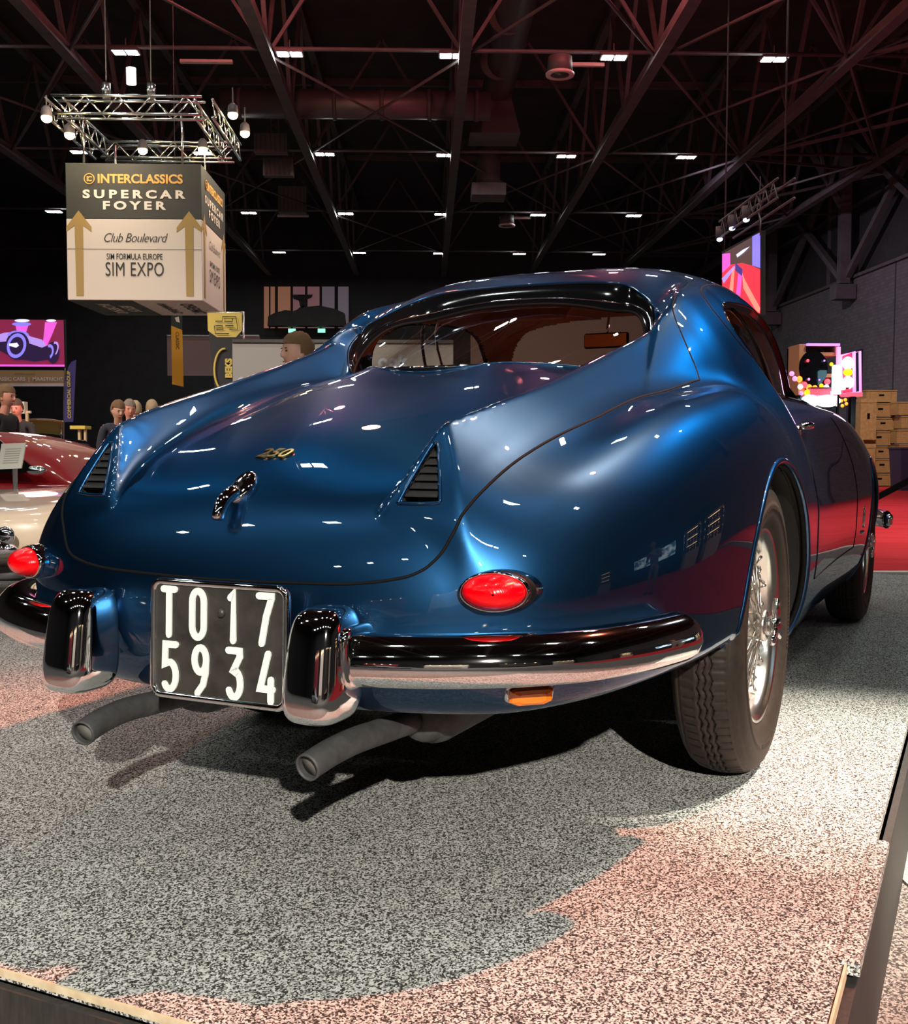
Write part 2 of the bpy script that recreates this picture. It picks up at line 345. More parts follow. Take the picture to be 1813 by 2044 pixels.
def surface_nets(xs, ys, zs, V):
    s = V < 0
    cnt = np.zeros(tuple(d - 1 for d in s.shape), np.int8)
    for a in (0, 1):
        for b in (0, 1):
            for c in (0, 1): cnt += s[a:a + cnt.shape[0], b:b + cnt.shape[1], c:c + cnt.shape[2]]
    act = (cnt > 0) & (cnt < 8); I = np.argwhere(act); idx = -np.ones(act.shape, np.int64); idx[act] = np.arange(len(I))
    acc = np.zeros((len(I), 3)); n = np.zeros(len(I)); i, j, k = I.T
    co = [xs, ys, zs]
    corners = [(a, b, c) for a in (0, 1) for b in (0, 1) for c in (0, 1)]
    for p in corners:
        for ax in range(3):
            if p[ax] == 0:
                q = list(p); q[ax] = 1
                v0 = V[i + p[0], j + p[1], k + p[2]]; v1 = V[i + q[0], j + q[1], k + q[2]]
                m = (v0 < 0) != (v1 < 0); t = np.where(m, v0 / np.where(m, v0 - v1, 1), 0)
                pt = np.stack([xs[i + p[0]], ys[j + p[1]], zs[k + p[2]]], 1).astype(float)
                d = co[ax][I[:, ax] + 1] - co[ax][I[:, ax]]; pt[:, ax] += t * d
                acc += pt * m[:, None]; n += m
    P = acc / n[:, None]; Fs = []
    for ax in range(3):
        o1, o2 = [(1, 2), (2, 0), (0, 1)][ax]
        sl0 = [slice(None)] * 3; sl1 = [slice(None)] * 3; sl0[ax] = slice(0, -1); sl1[ax] = slice(1, None)
        a, b = s[tuple(sl0)], s[tuple(sl1)]; ch = np.argwhere(a != b); ok = (ch[:, o1] > 0) & (ch[:, o2] > 0) & (ch[:, o1] < s.shape[o1] - 1) & (ch[:, o2] < s.shape[o2] - 1)
        ch = ch[ok]; inn = a[tuple(ch.T)]
        def g(d1, d2):
            c = ch.copy(); c[:, o1] -= d1; c[:, o2] -= d2; return idx[tuple(c.T)]
        Q = np.stack([g(1, 1), g(0, 1), g(0, 0), g(1, 0)], 1); Q = np.where(inn[:, None], Q, Q[:, ::-1]); Fs.append(Q)
    return P, np.concatenate(Fs)
def grad(fn, P, e=.003):
    G = np.zeros_like(P)
    for a in range(3):
        d = np.zeros(3); d[a] = e; G[:, a] = (fn(P + d) - fn(P - d)) / (2 * e)
    return G
def fb(P): return F_body(P[:, 0], P[:, 1], P[:, 2])[0]
def project(P, it=4, lvl=0.0, fn=fb):
    P = np.array(P, float)
    for _ in range(it):
        G = grad(fn, P); f = fn(P) - lvl
        P = P - np.clip(f / np.maximum((G**2).sum(1), .05), -.03, .03)[:, None] * G
    return P
def mesh_np(name, P, Q, N, m, parent, keep=None):
    if keep is not None: Q = Q[keep]
    u, inv = np.unique(Q.ravel(), return_inverse=True); P2 = P[u]; Q2 = inv.reshape(Q.shape)
    me = bpy.data.meshes.new(name); me.vertices.add(len(P2)); me.vertices.foreach_set('co', P2.ravel().astype(np.float32))
    n = len(Q2); me.loops.add(4 * n); me.loops.foreach_set('vertex_index', Q2.ravel().astype(np.int32))
    me.polygons.add(n); me.polygons.foreach_set('loop_start', np.arange(0, 4 * n, 4, dtype=np.int32)); me.polygons.foreach_set('loop_total', np.full(n, 4, np.int32))
    me.update(calc_edges=True); me.validate(); me.materials.append(m); me.shade_smooth()
    if N is not None: me.normals_split_custom_set_from_vertices([tuple(v) for v in N[u]])
    return put(bpy.data.objects.new(name, me), parent)
car = thing('vintage_coupe', 'dark metallic blue vintage coupe with finned rear pillars, parked on the carpeted stage', 'car', CARO, CAR_ROT)
# sample grid, finer over the tail
gxs = np.concatenate([np.arange(-1.27, .45, .0075), np.arange(.45, 3.56, .018)]); gys = np.concatenate([-np.arange(.003, .87, .008)[::-1], np.arange(.003, .87, .008)]); gzs = np.arange(.12, 1.43, .008)
V = F_body(gxs[:, None, None], gys[None, :, None], gzs[None, None, :])[0].astype(np.float32)
BP, BQ = surface_nets(gxs, gys, gzs, V); del V
BP = project(BP, 3); BN = grad(fb, BP); BN /= np.linalg.norm(BN, axis=1)[:, None] + 1e-9
BC = BP[BQ].mean(1)
def inside(poly, x, y):
    r = np.zeros(len(x), bool); n = len(poly)
    for i in range(n):
        (x0, y0), (x1, y1) = poly[i], poly[(i + 1) % n]
        c = ((y0 > y) != (y1 > y)) & (x < (x1 - x0) * (y - y0) / (y1 - y0 + 1e-12) + x0); r ^= c
    return r
def smooth_poly(pts, n=8, closed=True):
    P = [Vector(p) for p in pts]; N = len(P); o = []
    for i in range(N if closed else N - 1):
        g = lambda k: P[(i + k) % N] if closed else P[min(max(i + k, 0), N - 1)]
        a, b, c, d = g(-1), g(0), g(1), g(2)
        for s in range(n):
            t = s / n
            o.append(.5 * ((2 * b) + (c - a) * t + (2 * a - 5 * b + 4 * c - d) * t * t + (3 * b - a - 3 * c + d) * t**3))
    if not closed: o.append(P[-1])
    return o
# rear window: glass outline in plan (x, y)
GB = [(0, -.395, .990), (.1, -.372, .992), (.2, -.275, .996), (.3, -.128, 1.002), (.37, -.062, 1.006)]
RW = [(-.395, 0), (-.365, .10), (-.278, .20), (-.135, .30), (-.075, .36), (-.03, .405), (.02, .427), (.07, .420), (.120, .398), (.170, .360), (.213, .30), (.224, .20), (.227, .10), (.228, 0)]
def mirror_outline(L): return L + [(x, -y) for x, y in L[::-1] if y > 1e-6]
RWO = [(-.403, 0), (-.374, .103), (-.285, .206), (-.142, .306), (-.084, .367), (-.038, .416), (.018, .446), (.085, .445), (.142, .418), (.190, .372), (.244, .314), (.258, .207), (.261, .10), (.262, 0)]
rw_out = smooth_poly([(*p, 0) for p in mirror_outline(RWO)], 5); rw_in = smooth_poly([(*p, 0) for p in mirror_outline(RW)], 5)
def glass_z(x, y):
    ay = abs(y); s = np.interp(ay, _YF, _GS); b = np.interp(ay, _YF, _GBX)
    return float(.985 + s * (x - b)) + .001
# side window outline in (x, z)
SW = [(.425, 1.170), (.39, 1.135), (.42, 1.08), (.50, 1.01), (.62, .972), (1.1, .972), (1.38, .978), (1.29, 1.07), (1.19, 1.155), (1.08, 1.212), (.9, 1.232), (.55, 1.208)]
SWO = [(.41, 1.187), (.370, 1.14), (.402, 1.07), (.486, .998), (.61, .955), (1.1, .955), (1.42, .960), (1.31, 1.08), (1.205, 1.170), (1.09, 1.229), (.9, 1.250), (.54, 1.226)]
sw_in = smooth_poly([(x, 0, z) for x, z in SW], 4); sw_out = smooth_poly([(x, 0, z) for x, z in SWO], 4)
# windscreen outline (y, z)
WS = [(0, 1.02), (.35, 1.01), (.55, 1.0), (.53, 1.10), (.47, 1.21), (.39, 1.27), (.2, 1.30), (0, 1.305)]
ws_o = smooth_poly([(0, y, z) for y, z in WS + [(-y, z) for y, z in WS[::-1] if y > 0]], 3)
in_rw = inside([(p.x, p.y) for p in rw_out], BC[:, 0], BC[:, 1]) & (BC[:, 2] > .9)
in_sw = inside([(p.x, p.z) for p in sw_out], BC[:, 0], BC[:, 2]) & (np.abs(BC[:, 1]) > .35) & (BC[:, 2] > .93)
in_ws = inside([(p.y, p.z) for p in ws_o], BC[:, 1], BC[:, 2]) & (BC[:, 0] > 1.12) & (BC[:, 2] > .99)
in_arch = (np.hypot(BC[:, 0], BC[:, 2] - .345) < .425) | (np.hypot(BC[:, 0] - 2.6, BC[:, 2] - .345) < .405)
in_arch &= (np.abs(BC[:, 1]) > .45) & (BC[:, 2] < .8)
in_grille = inside([(-.36, .40), (-.30, .33), (.30, .33), (.36, .40), (.36, .50), (.30, .56), (-.30, .56), (-.36, .50)], BC[:, 1], BC[:, 2]) & (BC[:, 0] > 3.2)
# vents: triangle on the sloping rear face of each buttress, in (y, z)
VT = [(.3675, .808), (.376, .800), (.401, .720), (.396, .709), (.336, .707), (.331, .716), (.359, .800)]
in_vent = inside([(y, z) for y, z in VT], np.abs(BC[:, 1]), BC[:, 2]) & (BC[:, 0] < -1.0)
gone = in_rw | in_sw | in_ws | in_arch | in_grille | in_vent
LIDY = [(-1.19, .30), (-1.172, .36), (-1.158, .394), (-1.15, .411), (-1.141, .426), (-1.128, .436), (-1.111, .442), (-1.093, .446), (-1.049, .454), (-.95, .476), (-.83, .50), (-.66, .530), (-.59, .540), (-.45, .553), (-.3, .575), (-.09, .585), (-.06, .587)]
lid_zmin = np.interp(np.abs(BC[:, 1]), [0, .28, .36, .394, .411, .426, .436, .442, .5], [.571, .580, .590, .603, .6175, .637, .6585, .6785, .70])
lid = (np.abs(BC[:, 1]) < np.interp(BC[:, 0], [-1.25] + [p[0] for p in LIDY], [.30] + [p[1] for p in LIDY])) & (BC[:, 2] > lid_zmin) & (BC[:, 0] < np.interp(BC[:, 2], [.9, .95, .98, 1.09, 1.16, 1.22, 1.25], [-.07, -.07, -.05, .02, .075, .17, .25]))
door = (np.abs(BC[:, 1]) > .4) & (BC[:, 2] > .415) & (BC[:, 0] > np.interp(BC[:, 2], [.415, .62, .76, .83, .95, 1.0, 1.1, 1.25], [.60, .58, .53, .50, .50, .45, .32, .40])) & (BC[:, 0] < np.interp(BC[:, 2], [.4, .95, .99, 1.25], [1.72, 1.72, 1.56, 1.18])) & (BC[:, 2] < 1.28)
hood = (BC[:, 0] > 1.82) & (BC[:, 2] > .6) & (np.abs(BC[:, 1]) < .46) & (BC[:, 0] < 3.30)
body = mesh_np('body', BP, BQ, BN, M['paint'], car, ~gone & ~lid & ~door & ~hood)
mesh_np('trunk_lid', BP, BQ, BN, M['paint'], car, ~gone & lid)
mesh_np('door', BP, BQ, BN, M['paint'], car, ~gone & door & (BC[:, 1] < 0))
mesh_np('door', BP, BQ, BN, M['paint'], car, ~gone & door & (BC[:, 1] > 0))
mesh_np('hood', BP, BQ, BN, M['paint'], car, ~gone & hood)
#@@CAR2
def fpt(x, y, z): return float(F_body(np.array([x], float), np.array([y], float), np.array([z], float))[0][0])
def solve(pts, ax, a, b, lvl=0.0, n=26):
    """first surface hit when coordinate ax runs from a (outside) to b (inside); vectorised bisection"""
    P = np.array(pts, float); lo = np.full(len(P), a, float); hi = np.full(len(P), b, float)
    def f(t): Q = P.copy(); Q[:, ax] = t; return fb(Q) - lvl
    # march to the first crossing
    st = np.linspace(a, b, 60); got = np.zeros(len(P), bool); prev = lo.copy()
    for t in st[1:]:
        m = (f(np.full(len(P), t)) < 0) & ~got; lo[m] = prev[m]; hi[m] = t; got |= m; prev = np.where(got, prev, t)
    for _ in range(n):
        m = .5 * (lo + hi); neg = f(m) < 0; hi = np.where(neg, m, hi); lo = np.where(neg, lo, m)
    P[:, ax] = .5 * (lo + hi); return P
def on_surf(pts, dens=6, closed=False, off=0.0):
    P = np.array([tuple(p) for p in smooth_poly(pts, dens, closed)]); return project(P, 6, off)
def gap(name, pts, r=.0022, dens=6, closed=False, m='black', off=-.0004, parent=None):
    return obj(name, tube_bm(on_surf(pts, dens, closed, off), r, 6, closed), M[m], parent or car)
def mir(pts): return [(p[0], -p[1], p[2]) for p in pts]
LL = [(-1.20, 0, .571), (-1.20, .15, .574), (-1.195, .28, .580), (-1.172, .36, .590), (-1.158, .394, .603), (-1.15, .411, .6175), (-1.14, .426, .637), (-1.128, .436, .6585), (-1.111, .442, .6785), (-1.093, .446, .694),
      (-1.049, .454, .7205), (-.96, .476, .767), (-.83, .50, .808), (-.68, .53, .85), (-.59, .54, .873), (-.45, .553, .90), (-.30, .575, .92), (-.09, .585, .948)]
CP = [(-.085, .585, .950), (-.055, .575, .985), (-.03, .563, 1.04), (.0, .545, 1.10), (.04, .515, 1.155), (.09, .492, 1.190), (.15, .478, 1.222)]
gap('panel_gap', mir(LL)[::-1] + LL[1:], .0030)
for sgn in (1, -1):
    f = (lambda L: [(x, y * sgn, z) for x, y, z in L])
    gap('panel_gap', f(CP), .0020)
    DR = [(.60, .8, .415), (.585, .8, .55), (.58, .8, .64), (.53, .79, .76), (.50, .76, .84), (.49, .73, .90)]
    gap('panel_gap', f(DR), .0028)
    gap('panel_gap', f([(.49, .73, .90), (.50, .67, .95), (.48, .62, .985), (.40, .60, 1.03), (.33, .58, 1.09), (.30, .55, 1.15), (.31, .53, 1.20), (.36, .50, 1.24), (.48, .48, 1.275), (.66, .47, 1.30), (.85, .46, 1.31), (1.05, .46, 1.30)]), .0026)
    gap('panel_gap', f([(.60, .8, .415), (.9, .8, .415), (1.3, .8, .415), (1.72, .8, .415)]), .0025)
    gap('panel_gap', f([(1.72, .8, .415), (1.72, .8, .7), (1.66, .72, .93)]), .0025)
    # rocker trim line under the door
# ---- glass and window frames
def patch(poly, u, v, w, a, b, name, m, nrow=15, ncol=16, off=-.010, fn=None):
    """glass patch: outline in (u,v); w found on the body surface, or by fn"""
    us = [p[u] for p in poly]; vs = [p[v] for p in poly]; P = []
    v0, v1 = min(vs), max(vs)
    for i in range(nrow + 1):
        vv = v0 + (v1 - v0) * (.5 - .5 * math.cos(PI * (.01 + .98 * i / nrow))); xs_ = []
        n = len(poly)
        for k in range(n):
            p, q = poly[k], poly[(k + 1) % n]
            if (p[v] > vv) != (q[v] > vv): xs_.append(p[u] + (q[u] - p[u]) * (vv - p[v]) / (q[v] - p[v]))
        x0, x1 = min(xs_), max(xs_); row = []
        for j in range(ncol + 1):
            q = [0, 0, 0]; q[u] = x0 + (x1 - x0) * j / ncol; q[v] = vv; row.append(q)
        P.append(row)
    flat = [q for r in P for q in r]
    if fn:
        for q in flat: q[w] = fn(q)
        S = flat
    else: S = solve(flat, w, a, b, off)
    S = [list(q) for q in S]; W = ncol + 1
    return obj(name, grid_bm([S[i * W:(i + 1) * W] for i in range(nrow + 1)]), m, car)
def loop_on(poly, w, a, b, off=0.0): return solve([tuple(p) for p in poly], w, a, b, off)
M['rear_glass'] = pane('haze_tinted_rear_glass', (.95, .90, .84))  # brown tint stands in for tan interior haze reflected in the glass
rg = patch([(p.x, p.y, 0) for p in rw_in], 0, 1, 2, 0, 0, 'rear_window', M['rear_glass'], 22, 14, fn=lambda q: glass_z(q[0], q[1]))
Lo = loop_on(rw_out, 2, 1.5, .85, .001); Li = [(p.x, p.y, glass_z(p.x, p.y) + .003) for p in rw_in]
Lm = []
for a, b in zip(Lo, Li):
    a = Vector(a); b = Vector(b); m_ = a.lerp(b, .35); m_.z = a.z * .25 + b.z * .75 + .004; Lm.append(m_)
def relax(L, it=6):
    L = [Vector(v) for v in L]
    for _ in range(it): L = [(L[i - 1] + L[i] * 2 + L[(i + 1) % len(L)]) / 4 for i in range(len(L))]
    return L
Lo = relax(Lo, 4); Lm = relax(Lm, 8); Li = relax(Li, 5)
Ln = [Vector(b) + (Vector(a) - Vector(b)) * .25 + Vector((0, 0, .002)) for a, b in zip(Lm, Li)]
fr_ = grid_bm([[tuple(v) for v in Lo], [tuple(Vector(a) * .8 + Vector(b) * .2) for a, b in zip(Lo, Lm)], [tuple(v) for v in Lm], [tuple(v) for v in Ln], [tuple(v) for v in Li]], closed_v=True)
obj('window_surround', fr_, M['gloss_black'], car)  # black on the upper recess wall stands for paint reflecting the dark hall
obj('window_trim', tube_bm([tuple(v) for v in Lm], .0035, 6, True), M['chrome'], car)
obj('window_seal', tube_bm([tuple(v) for v in Li], .004, 6, True), M['black'], car)
obj('window_lip', tube_bm(project(np.array([tuple(v) for v in Lo]), 3, -.002), .0045, 6, True), M['paint'], car)
for sgn in (1, -1):
    A_, B_ = (.95 * sgn, .3 * sgn)
    g_ = patch([(p.x, 0, p.z) for p in sw_in], 0, 2, 1, A_, B_, 'side_window', M['glass'], 12, 12, -.014)
    o_ = loop_on([(p.x, 0, p.z) for p in sw_out], 1, A_, B_, .0008); i_ = loop_on([(p.x, 0, p.z) for p in sw_in], 1, A_, B_, -.014)
    obj('window_surround', grid_bm([[tuple(v) for v in o_], [tuple(v) for v in i_]], closed_v=True), M['gloss_black'], car)
    obj('window_trim', tube_bm([tuple(v) for v in loop_on([(p.x, 0, p.z) for p in sw_out], 1, A_, B_, -.001)], .004, 6, True), M['gloss_black'], car)
    for k, (t0, t1) in enumerate((((.62, 1.245), (.90, .97)), ((.68, 1.248), (1.05, .97)))):
        pr = loop_on([(t0[0] + (t1[0] - t0[0]) * q / 6, 0, t0[1] + (t1[1] - t0[1]) * q / 6) for q in range(7)], 1, A_, B_, -.012 - .012 * k)
        obj('window_divider', tube_bm([tuple(v) for v in pr], .006, 6), M['gloss_black'] if k == 0 else M['chrome'], car)
g_ = patch([(0, p.y, p.z) for p in ws_o], 1, 2, 0, 2.1, 1.1, 'windscreen', M['glass'], 12, 14, -.006)
obj('window_trim', tube_bm([tuple(v) for v in loop_on([(0, p.y, p.z) for p in ws_o], 0, 2.1, 1.1, 0)], .007, 6, True), M['chrome'], car)
# ---- headliner, interior
cab = (BC[:, 2] > .985) & (BC[:, 0] > .02) & (np.abs(BC[:, 1]) < .60) & (BC[:, 0] < 1.62) & ~in_rw & ~in_sw & ~in_ws
mesh_np('headliner', BP - BN * .022, BQ[:, ::-1], -BN, M['tan'], car, cab)
M['door_card'] = mat('dark_brown_door_card', (.05, .022, .014), .7)
cab2 = (BC[:, 2] > .5) & (BC[:, 2] < .99) & (BC[:, 0] > -.05) & (BC[:, 0] < 1.62) & (np.abs(BC[:, 1]) > .56) & ~in_arch
mesh_np('door_card', BP - BN * .03, BQ[:, ::-1], -BN, M['door_card'], car, cab2)
box('parcel_shelf', (.05, 0, .915), (.50, .76, .02), M['tan'], car, .005)
box('cabin_floor', (.8, 0, .34), (2.0, 1.2, .02), M['dark'], car)
box('cabin_bulkhead', (-.08, 0, .65), (.02, 1.1, .6), M['door_card'], car)
for sy in (.33, -.33):
    bm = bmesh.new(); bmesh.ops.create_cube(bm, size=1, matrix=Matrix.Translation((.50, sy, .66)) @ Matrix.Rotation(-.28, 4, 'Y') @ Matrix.Diagonal((.14, .50, .52, 1)))
    st = obj('seat_back', bm, M['tan'], car, sub=2)
    bm = bmesh.new(); bmesh.ops.create_cube(bm, size=1, matrix=Matrix.Translation((.78, sy, .50)) @ Matrix.Diagonal((.55, .50, .18, 1)))
    obj('seat_cushion', bm, M['tan'], car, sub=2)
ds = box('dashboard', (1.40, 0, .88), (.22, 1.16, .14), M['door_card'], car, .03)
sw_ = tube_bm([Vector((1.10 + .12 * math.cos(a) * .35, .33 + .20 * math.sin(a), .86 + .20 * math.cos(a))) for a in [2 * PI * k / 28 for k in range(28)]], .010, 6, True)
for k in range(3):
    a = 2 * PI * k / 3; cyl_bm((1.10, .33, .86), (1.10 + .042 * math.cos(a), .33 + .2 * math.sin(a), .86 + .2 * math.cos(a)), .006, n=6, bm=sw_)
obj('steering_wheel', sw_, M['door_card'], car)
mr = box('rear_view_mirror', (1.14, .03, 1.19), (.02, .17, .056), M['black'], car, .008)
box('mirror_glass', (1.128, .03, 1.19), (.002, .158, .046), M['chrome'], mr)
obj('mirror_stalk', cyl_bm((1.145, .03, 1.21), (1.17, .03, 1.29), .005, n=6), M['chrome'], mr)
for sy in (.30, -.30): box('sun_visor', (1.02, sy * 1.0, 1.285), (.012, .34, .085), M['tan'], car, .01, Matrix.Rotation(.9, 4, 'Y'))
# ---- arches: inner wells and lips
for xc, R_ in ((0, .425), (2.6, .405)):
    for sgn in (1, -1):
        rows = []
        th = np.linspace(-.30, PI - (.09 if xc == 0 else -.28), 44); pts = [(xc + R_ * math.cos(t), 0, .345 + R_ * math.sin(t)) for t in th]
        lip = solve(pts, 1, .95 * sgn, .5 * sgn, 0)
        lip = [tuple(v) for v in lip]
        rows = [lip, [(x, y - .03 * sgn, z) for x, y, z in lip], [(xc + (x - xc) * 1.03, .36 * sgn, .345 + (z - .345) * 1.03) for x, y, z in lip]]
        well = grid_bm(rows); c_ = well.verts.new((xc, .36 * sgn, .40))
        vs_ = [v for v in well.verts if abs(v.co.y - .36 * sgn) < 1e-4 and v is not c_]
        for a, b in zip(vs_[:-1], vs_[1:]): well.faces.new((a, b, c_))
        obj('wheel_well', well, M['dark'], car)
        obj('arch_lip', tube_bm([(x, y - .004 * sgn, z) for x, y, z in lip], .009, 8), M['paint'], car)
        obj('arch_edge', tube_bm([(x + (xc - x) * .018, y - .012 * sgn, z + (.345 - z) * .018) for x, y, z in lip], .008, 6), M['black'], car)
for x0, x1, w_ in ((-1.02, -.46, 1.0), (.44, 2.12, 1.30), (3.05, 3.35, 1.1)):
    box('floor_pan', ((x0 + x1) / 2, 0, .37 if x0 < 0 else .25), (x1 - x0, w_, .03), M['dark'], car)
box('floor_pan', (.0, 0, .40), (.95, .74, .03), M['dark'], car); box('floor_pan', (2.6, 0, .36), (.95, .74, .03), M['dark'], car)
obj('rear_axle', cyl_bm((0, -.62, .365), (0, .62, .365), .04), M['dark'], car); obj('front_axle', cyl_bm((2.6, -.62, .365), (2.6, .62, .365), .035), M['dark'], car)
# ---- vents: rim, pocket, louvres
M['louvre'] = mat('satin_black_louvre', (.03, .03, .031), .25); M['pocket'] = mat('grey_vent_pocket', (.06, .06, .058), .6)
for sgn in (1, -1):
    out = [(-1.0, y * sgn, z) for y, z in VT]
    lp = solve([(0, p.y, p.z) for p in smooth_poly(out, 5)], 0, -1.5, -.9, 0)
    obj('vent_rim', tube_bm([tuple(v) for v in lp], .0035, 6, True), M['paint'], car)
    obj('vent_rim', tube_bm([(x + .006, y, z) for x, y, z in lp], .003, 6, True), M['chrome'], car)
    pk = grid_bm([[tuple(v) for v in lp], [(x + .035, y, z - .01) for x, y, z in lp]], closed_v=True)
    c_ = pk.verts.new(tuple(np.mean(lp, 0) + np.array([.035, 0, -.01]))); ring = list(pk.verts)[len(lp):2 * len(lp)]
    for k in range(len(ring)): pk.faces.new((ring[k], ring[(k + 1) % len(ring)], c_))
    obj('vent_pocket', pk, M['pocket'], car)
    for k in range(6):
        z = .720 + .0136 * k; half = .033 * (1 - (z - .709) / .105) + .001; yc = .3655 + (z - .709) * .07
        xs_ = float(solve([(0, yc * sgn, z)], 0, -1.5, -.9, 0)[0][0]) if False else -1.1 + (z - .712) * .62
        bm = bmesh.new(); v = [bm.verts.new(p) for p in ((xs_ - .001, (yc - half) * sgn, z), (xs_ - .001, (yc + half) * sgn, z), (xs_ + .026, (yc + half * .85) * sgn, z + .012), (xs_ + .026, (yc - half * .85) * sgn, z + .012))]
        bm.faces.new(v); o = obj('louvre', bm, M['louvre'], car, False); md = o.modifiers.new('t', 'SOLIDIFY'); md.thickness = .0025
# ---- tail lamps, ambers
M['red_lens'] = mat('red_lens', (.95, .0, .004), .22, coat=.5, spec=.3)
M['orange_lens'] = mat('orange_lens', (.95, .20, .004), .12, coat=1)
n, l, b = nodes(M['red_lens']); w_ = n.new('ShaderNodeTexWave'); w_.inputs['Scale'].default_value = 150; tcn = n.new('ShaderNodeTexCoord'); l.new(tcn.outputs['Object'], w_.inputs['Vector'])
bp = n.new('ShaderNodeBump'); bp.inputs['Strength'].default_value = .15; bp.inputs['Distance'].default_value = .001; l.new(w_.outputs['Fac'], bp.inputs['Height']); l.new(bp.outputs['Normal'], b.inputs['Normal'])
for sgn in (1, -1):
    ax_ = Vector((-.93, .36 * sgn, .02)).normalized(); sd = Vector((0, 0, 1)).cross(ax_).normalized(); up_ = ax_.cross(sd)
    c0 = Vector((-1.125, .515 * sgn, .5675))
    def el(a, b_, d, n=40, sh=0): return [tuple(c0 + ax_ * d + sd * (a * math.cos(t) + sh) + up_ * b_ * math.sin(t)) for t in [2 * PI * k / n for k in range(n)]]
    osh = .010 * (1 if sd.y * sgn > 0 else -1)
    obj('lamp_gasket', grid_bm([el(.066, .0355, -.09, sh=osh * 1.6), el(.062, .0345, -.012, sh=osh * .6), el(.058, .033, -.008)], closed_v=True), M['black'], car)
    bz = obj('tail_lamp', grid_bm([el(.070, .036, -.085, sh=osh * 2.2), el(.064, .0355, -.028, sh=osh), el(.058, .0335, -.004), el(.0555, .032, .002), el(.0525, .0295, .001), el(.0515, .029, -.006)], closed_v=True), M['chrome'], car)
    rows = [el(.052 * math.cos(t), .0295 * math.cos(t), -.002 + .040 * math.sin(t)) for t in np.linspace(0, PI / 2 * .97, 12)]
    obj('lamp_lens', grid_bm(rows, closed_v=True), M['red_lens'], bz)
    # amber repeater below the bumper
    p0 = Vector(solve([(0, .54 * sgn, .384)], 0, -1.4, -.9, 0)[0]); nn = Vector(grad(fb, np.array([tuple(p0)]))[0]).normalized(); nn.z *= .4; nn.normalize()
    s2 = Vector((0, 0, 1)).cross(nn).normalized(); u2 = nn.cross(s2)
    def am(w, h, d): return [tuple(p0 + nn * d + s2 * x * w + u2 * y * h) for x, y in ((-1, -.55), (-.62, -1), (.62, -1), (1, -.55), (1, .8), (.8, 1), (-.8, 1), (-1, .8))]
    bm = grid_bm([am(.039, .0155, -.012), am(.039, .0155, .010), am(.036, .0135, .015), am(.024, .008, .019)], closed_v=True); bm.verts.ensure_lookup_table(); bm.faces.new(list(bm.verts)[-8:])
    tl = obj('side_repeater', bm, M['orange_lens'], car, False)
    obj('repeater_base', grid_bm([am(.0425, .017, -.014), am(.0425, .017, .004), am(.036, .014, .004)], closed_v=True), M['chrome'], tl)
# ---- bumpers and guards
BPATH = [(-1.213, .225), (-1.210, .30), (-1.196, .38), (-1.165, .47), (-1.118, .555), (-1.045, .635), (-.95, .693), (-.85, .731), (-.775, .750)]
def bumper(sgn, name='bumper'):
    P = [Vector((p.x, p.y * sgn, 0)) for p in smooth_poly([(x, y, 0) for x, y in BPATH], 7, False)]; N = len(P); rows = []
    prof = [(-.045, .036), (.002, .047), (.018, .042), (.034, .028), (.044, .008), (.046, -.008), (.040, -.026), (.026, -.038), (.006, -.044), (-.045, -.034)]
    for i, p in enumerate(P):
        t = (P[min(i + 1, N - 1)] - P[max(i - 1, 0)]).normalized(); out = Vector((t.y, -t.x, 0)) * (-sgn)
        if out.x > .3 : out = -out
        u = i / (N - 1); e = 1 - max(0, (u - .90) / .10); sc = math.sqrt(max(.02, 1 - (1 - e)**2.2)); zc = .4515 + .014 * u
        rows.append([tuple(p + out * d * sc + Vector((0, 0, zc + h * sc))) for d, h in prof])
    bm = grid_bm(rows); bm.verts.ensure_lookup_table(); k = len(prof)
    bm.faces.new(list(bm.verts)[-k:]); bm.faces.new(list(bm.verts)[:k])
    bmesh.ops.recalc_face_normals(bm, faces=bm.faces)
    return obj(name, bm, M['chrome'], car)
def superbox(c, s, e1, e2, nu=28, nv=40, taper=0, lean=0):
    rows = []
    pw = lambda v, p: math.copysign(abs(v)**p, v)
    for i in range(nu + 1):
        a = -PI / 2 + PI * i / nu; row = []
        for j in range(nv):
            b = 2 * PI * j / nv; x = pw(math.cos(a), e1) * pw(math.cos(b), e2); y = pw(math.cos(a), e1) * pw(math.sin(b), e2); z = pw(math.sin(a), e1)
            k = 1 + taper * z; row.append((c[0] + s[0] * x * k + lean * z, c[1] + s[1] * y * k, c[2] + s[2] * z))
        rows.append(row)
    bm = grid_bm(rows, closed_v=True); bmesh.ops.remove_doubles(bm, verts=bm.verts, dist=1e-5); bmesh.ops.recalc_face_normals(bm, faces=bm.faces); return bm
for sgn in (1, -1):
    bumper(sgn)
    obj('bumper_guard', superbox((-1.238, .262 * sgn, .449), (.062, .052, .094), .48, .62, taper=-.10, lean=.010), M['chrome'], car)
    sk = superbox((-1.215, .312 * sgn, .462), (.050, .010, .052), .5, .6); obj('guard_bracket', sk, M['chrome'], car)
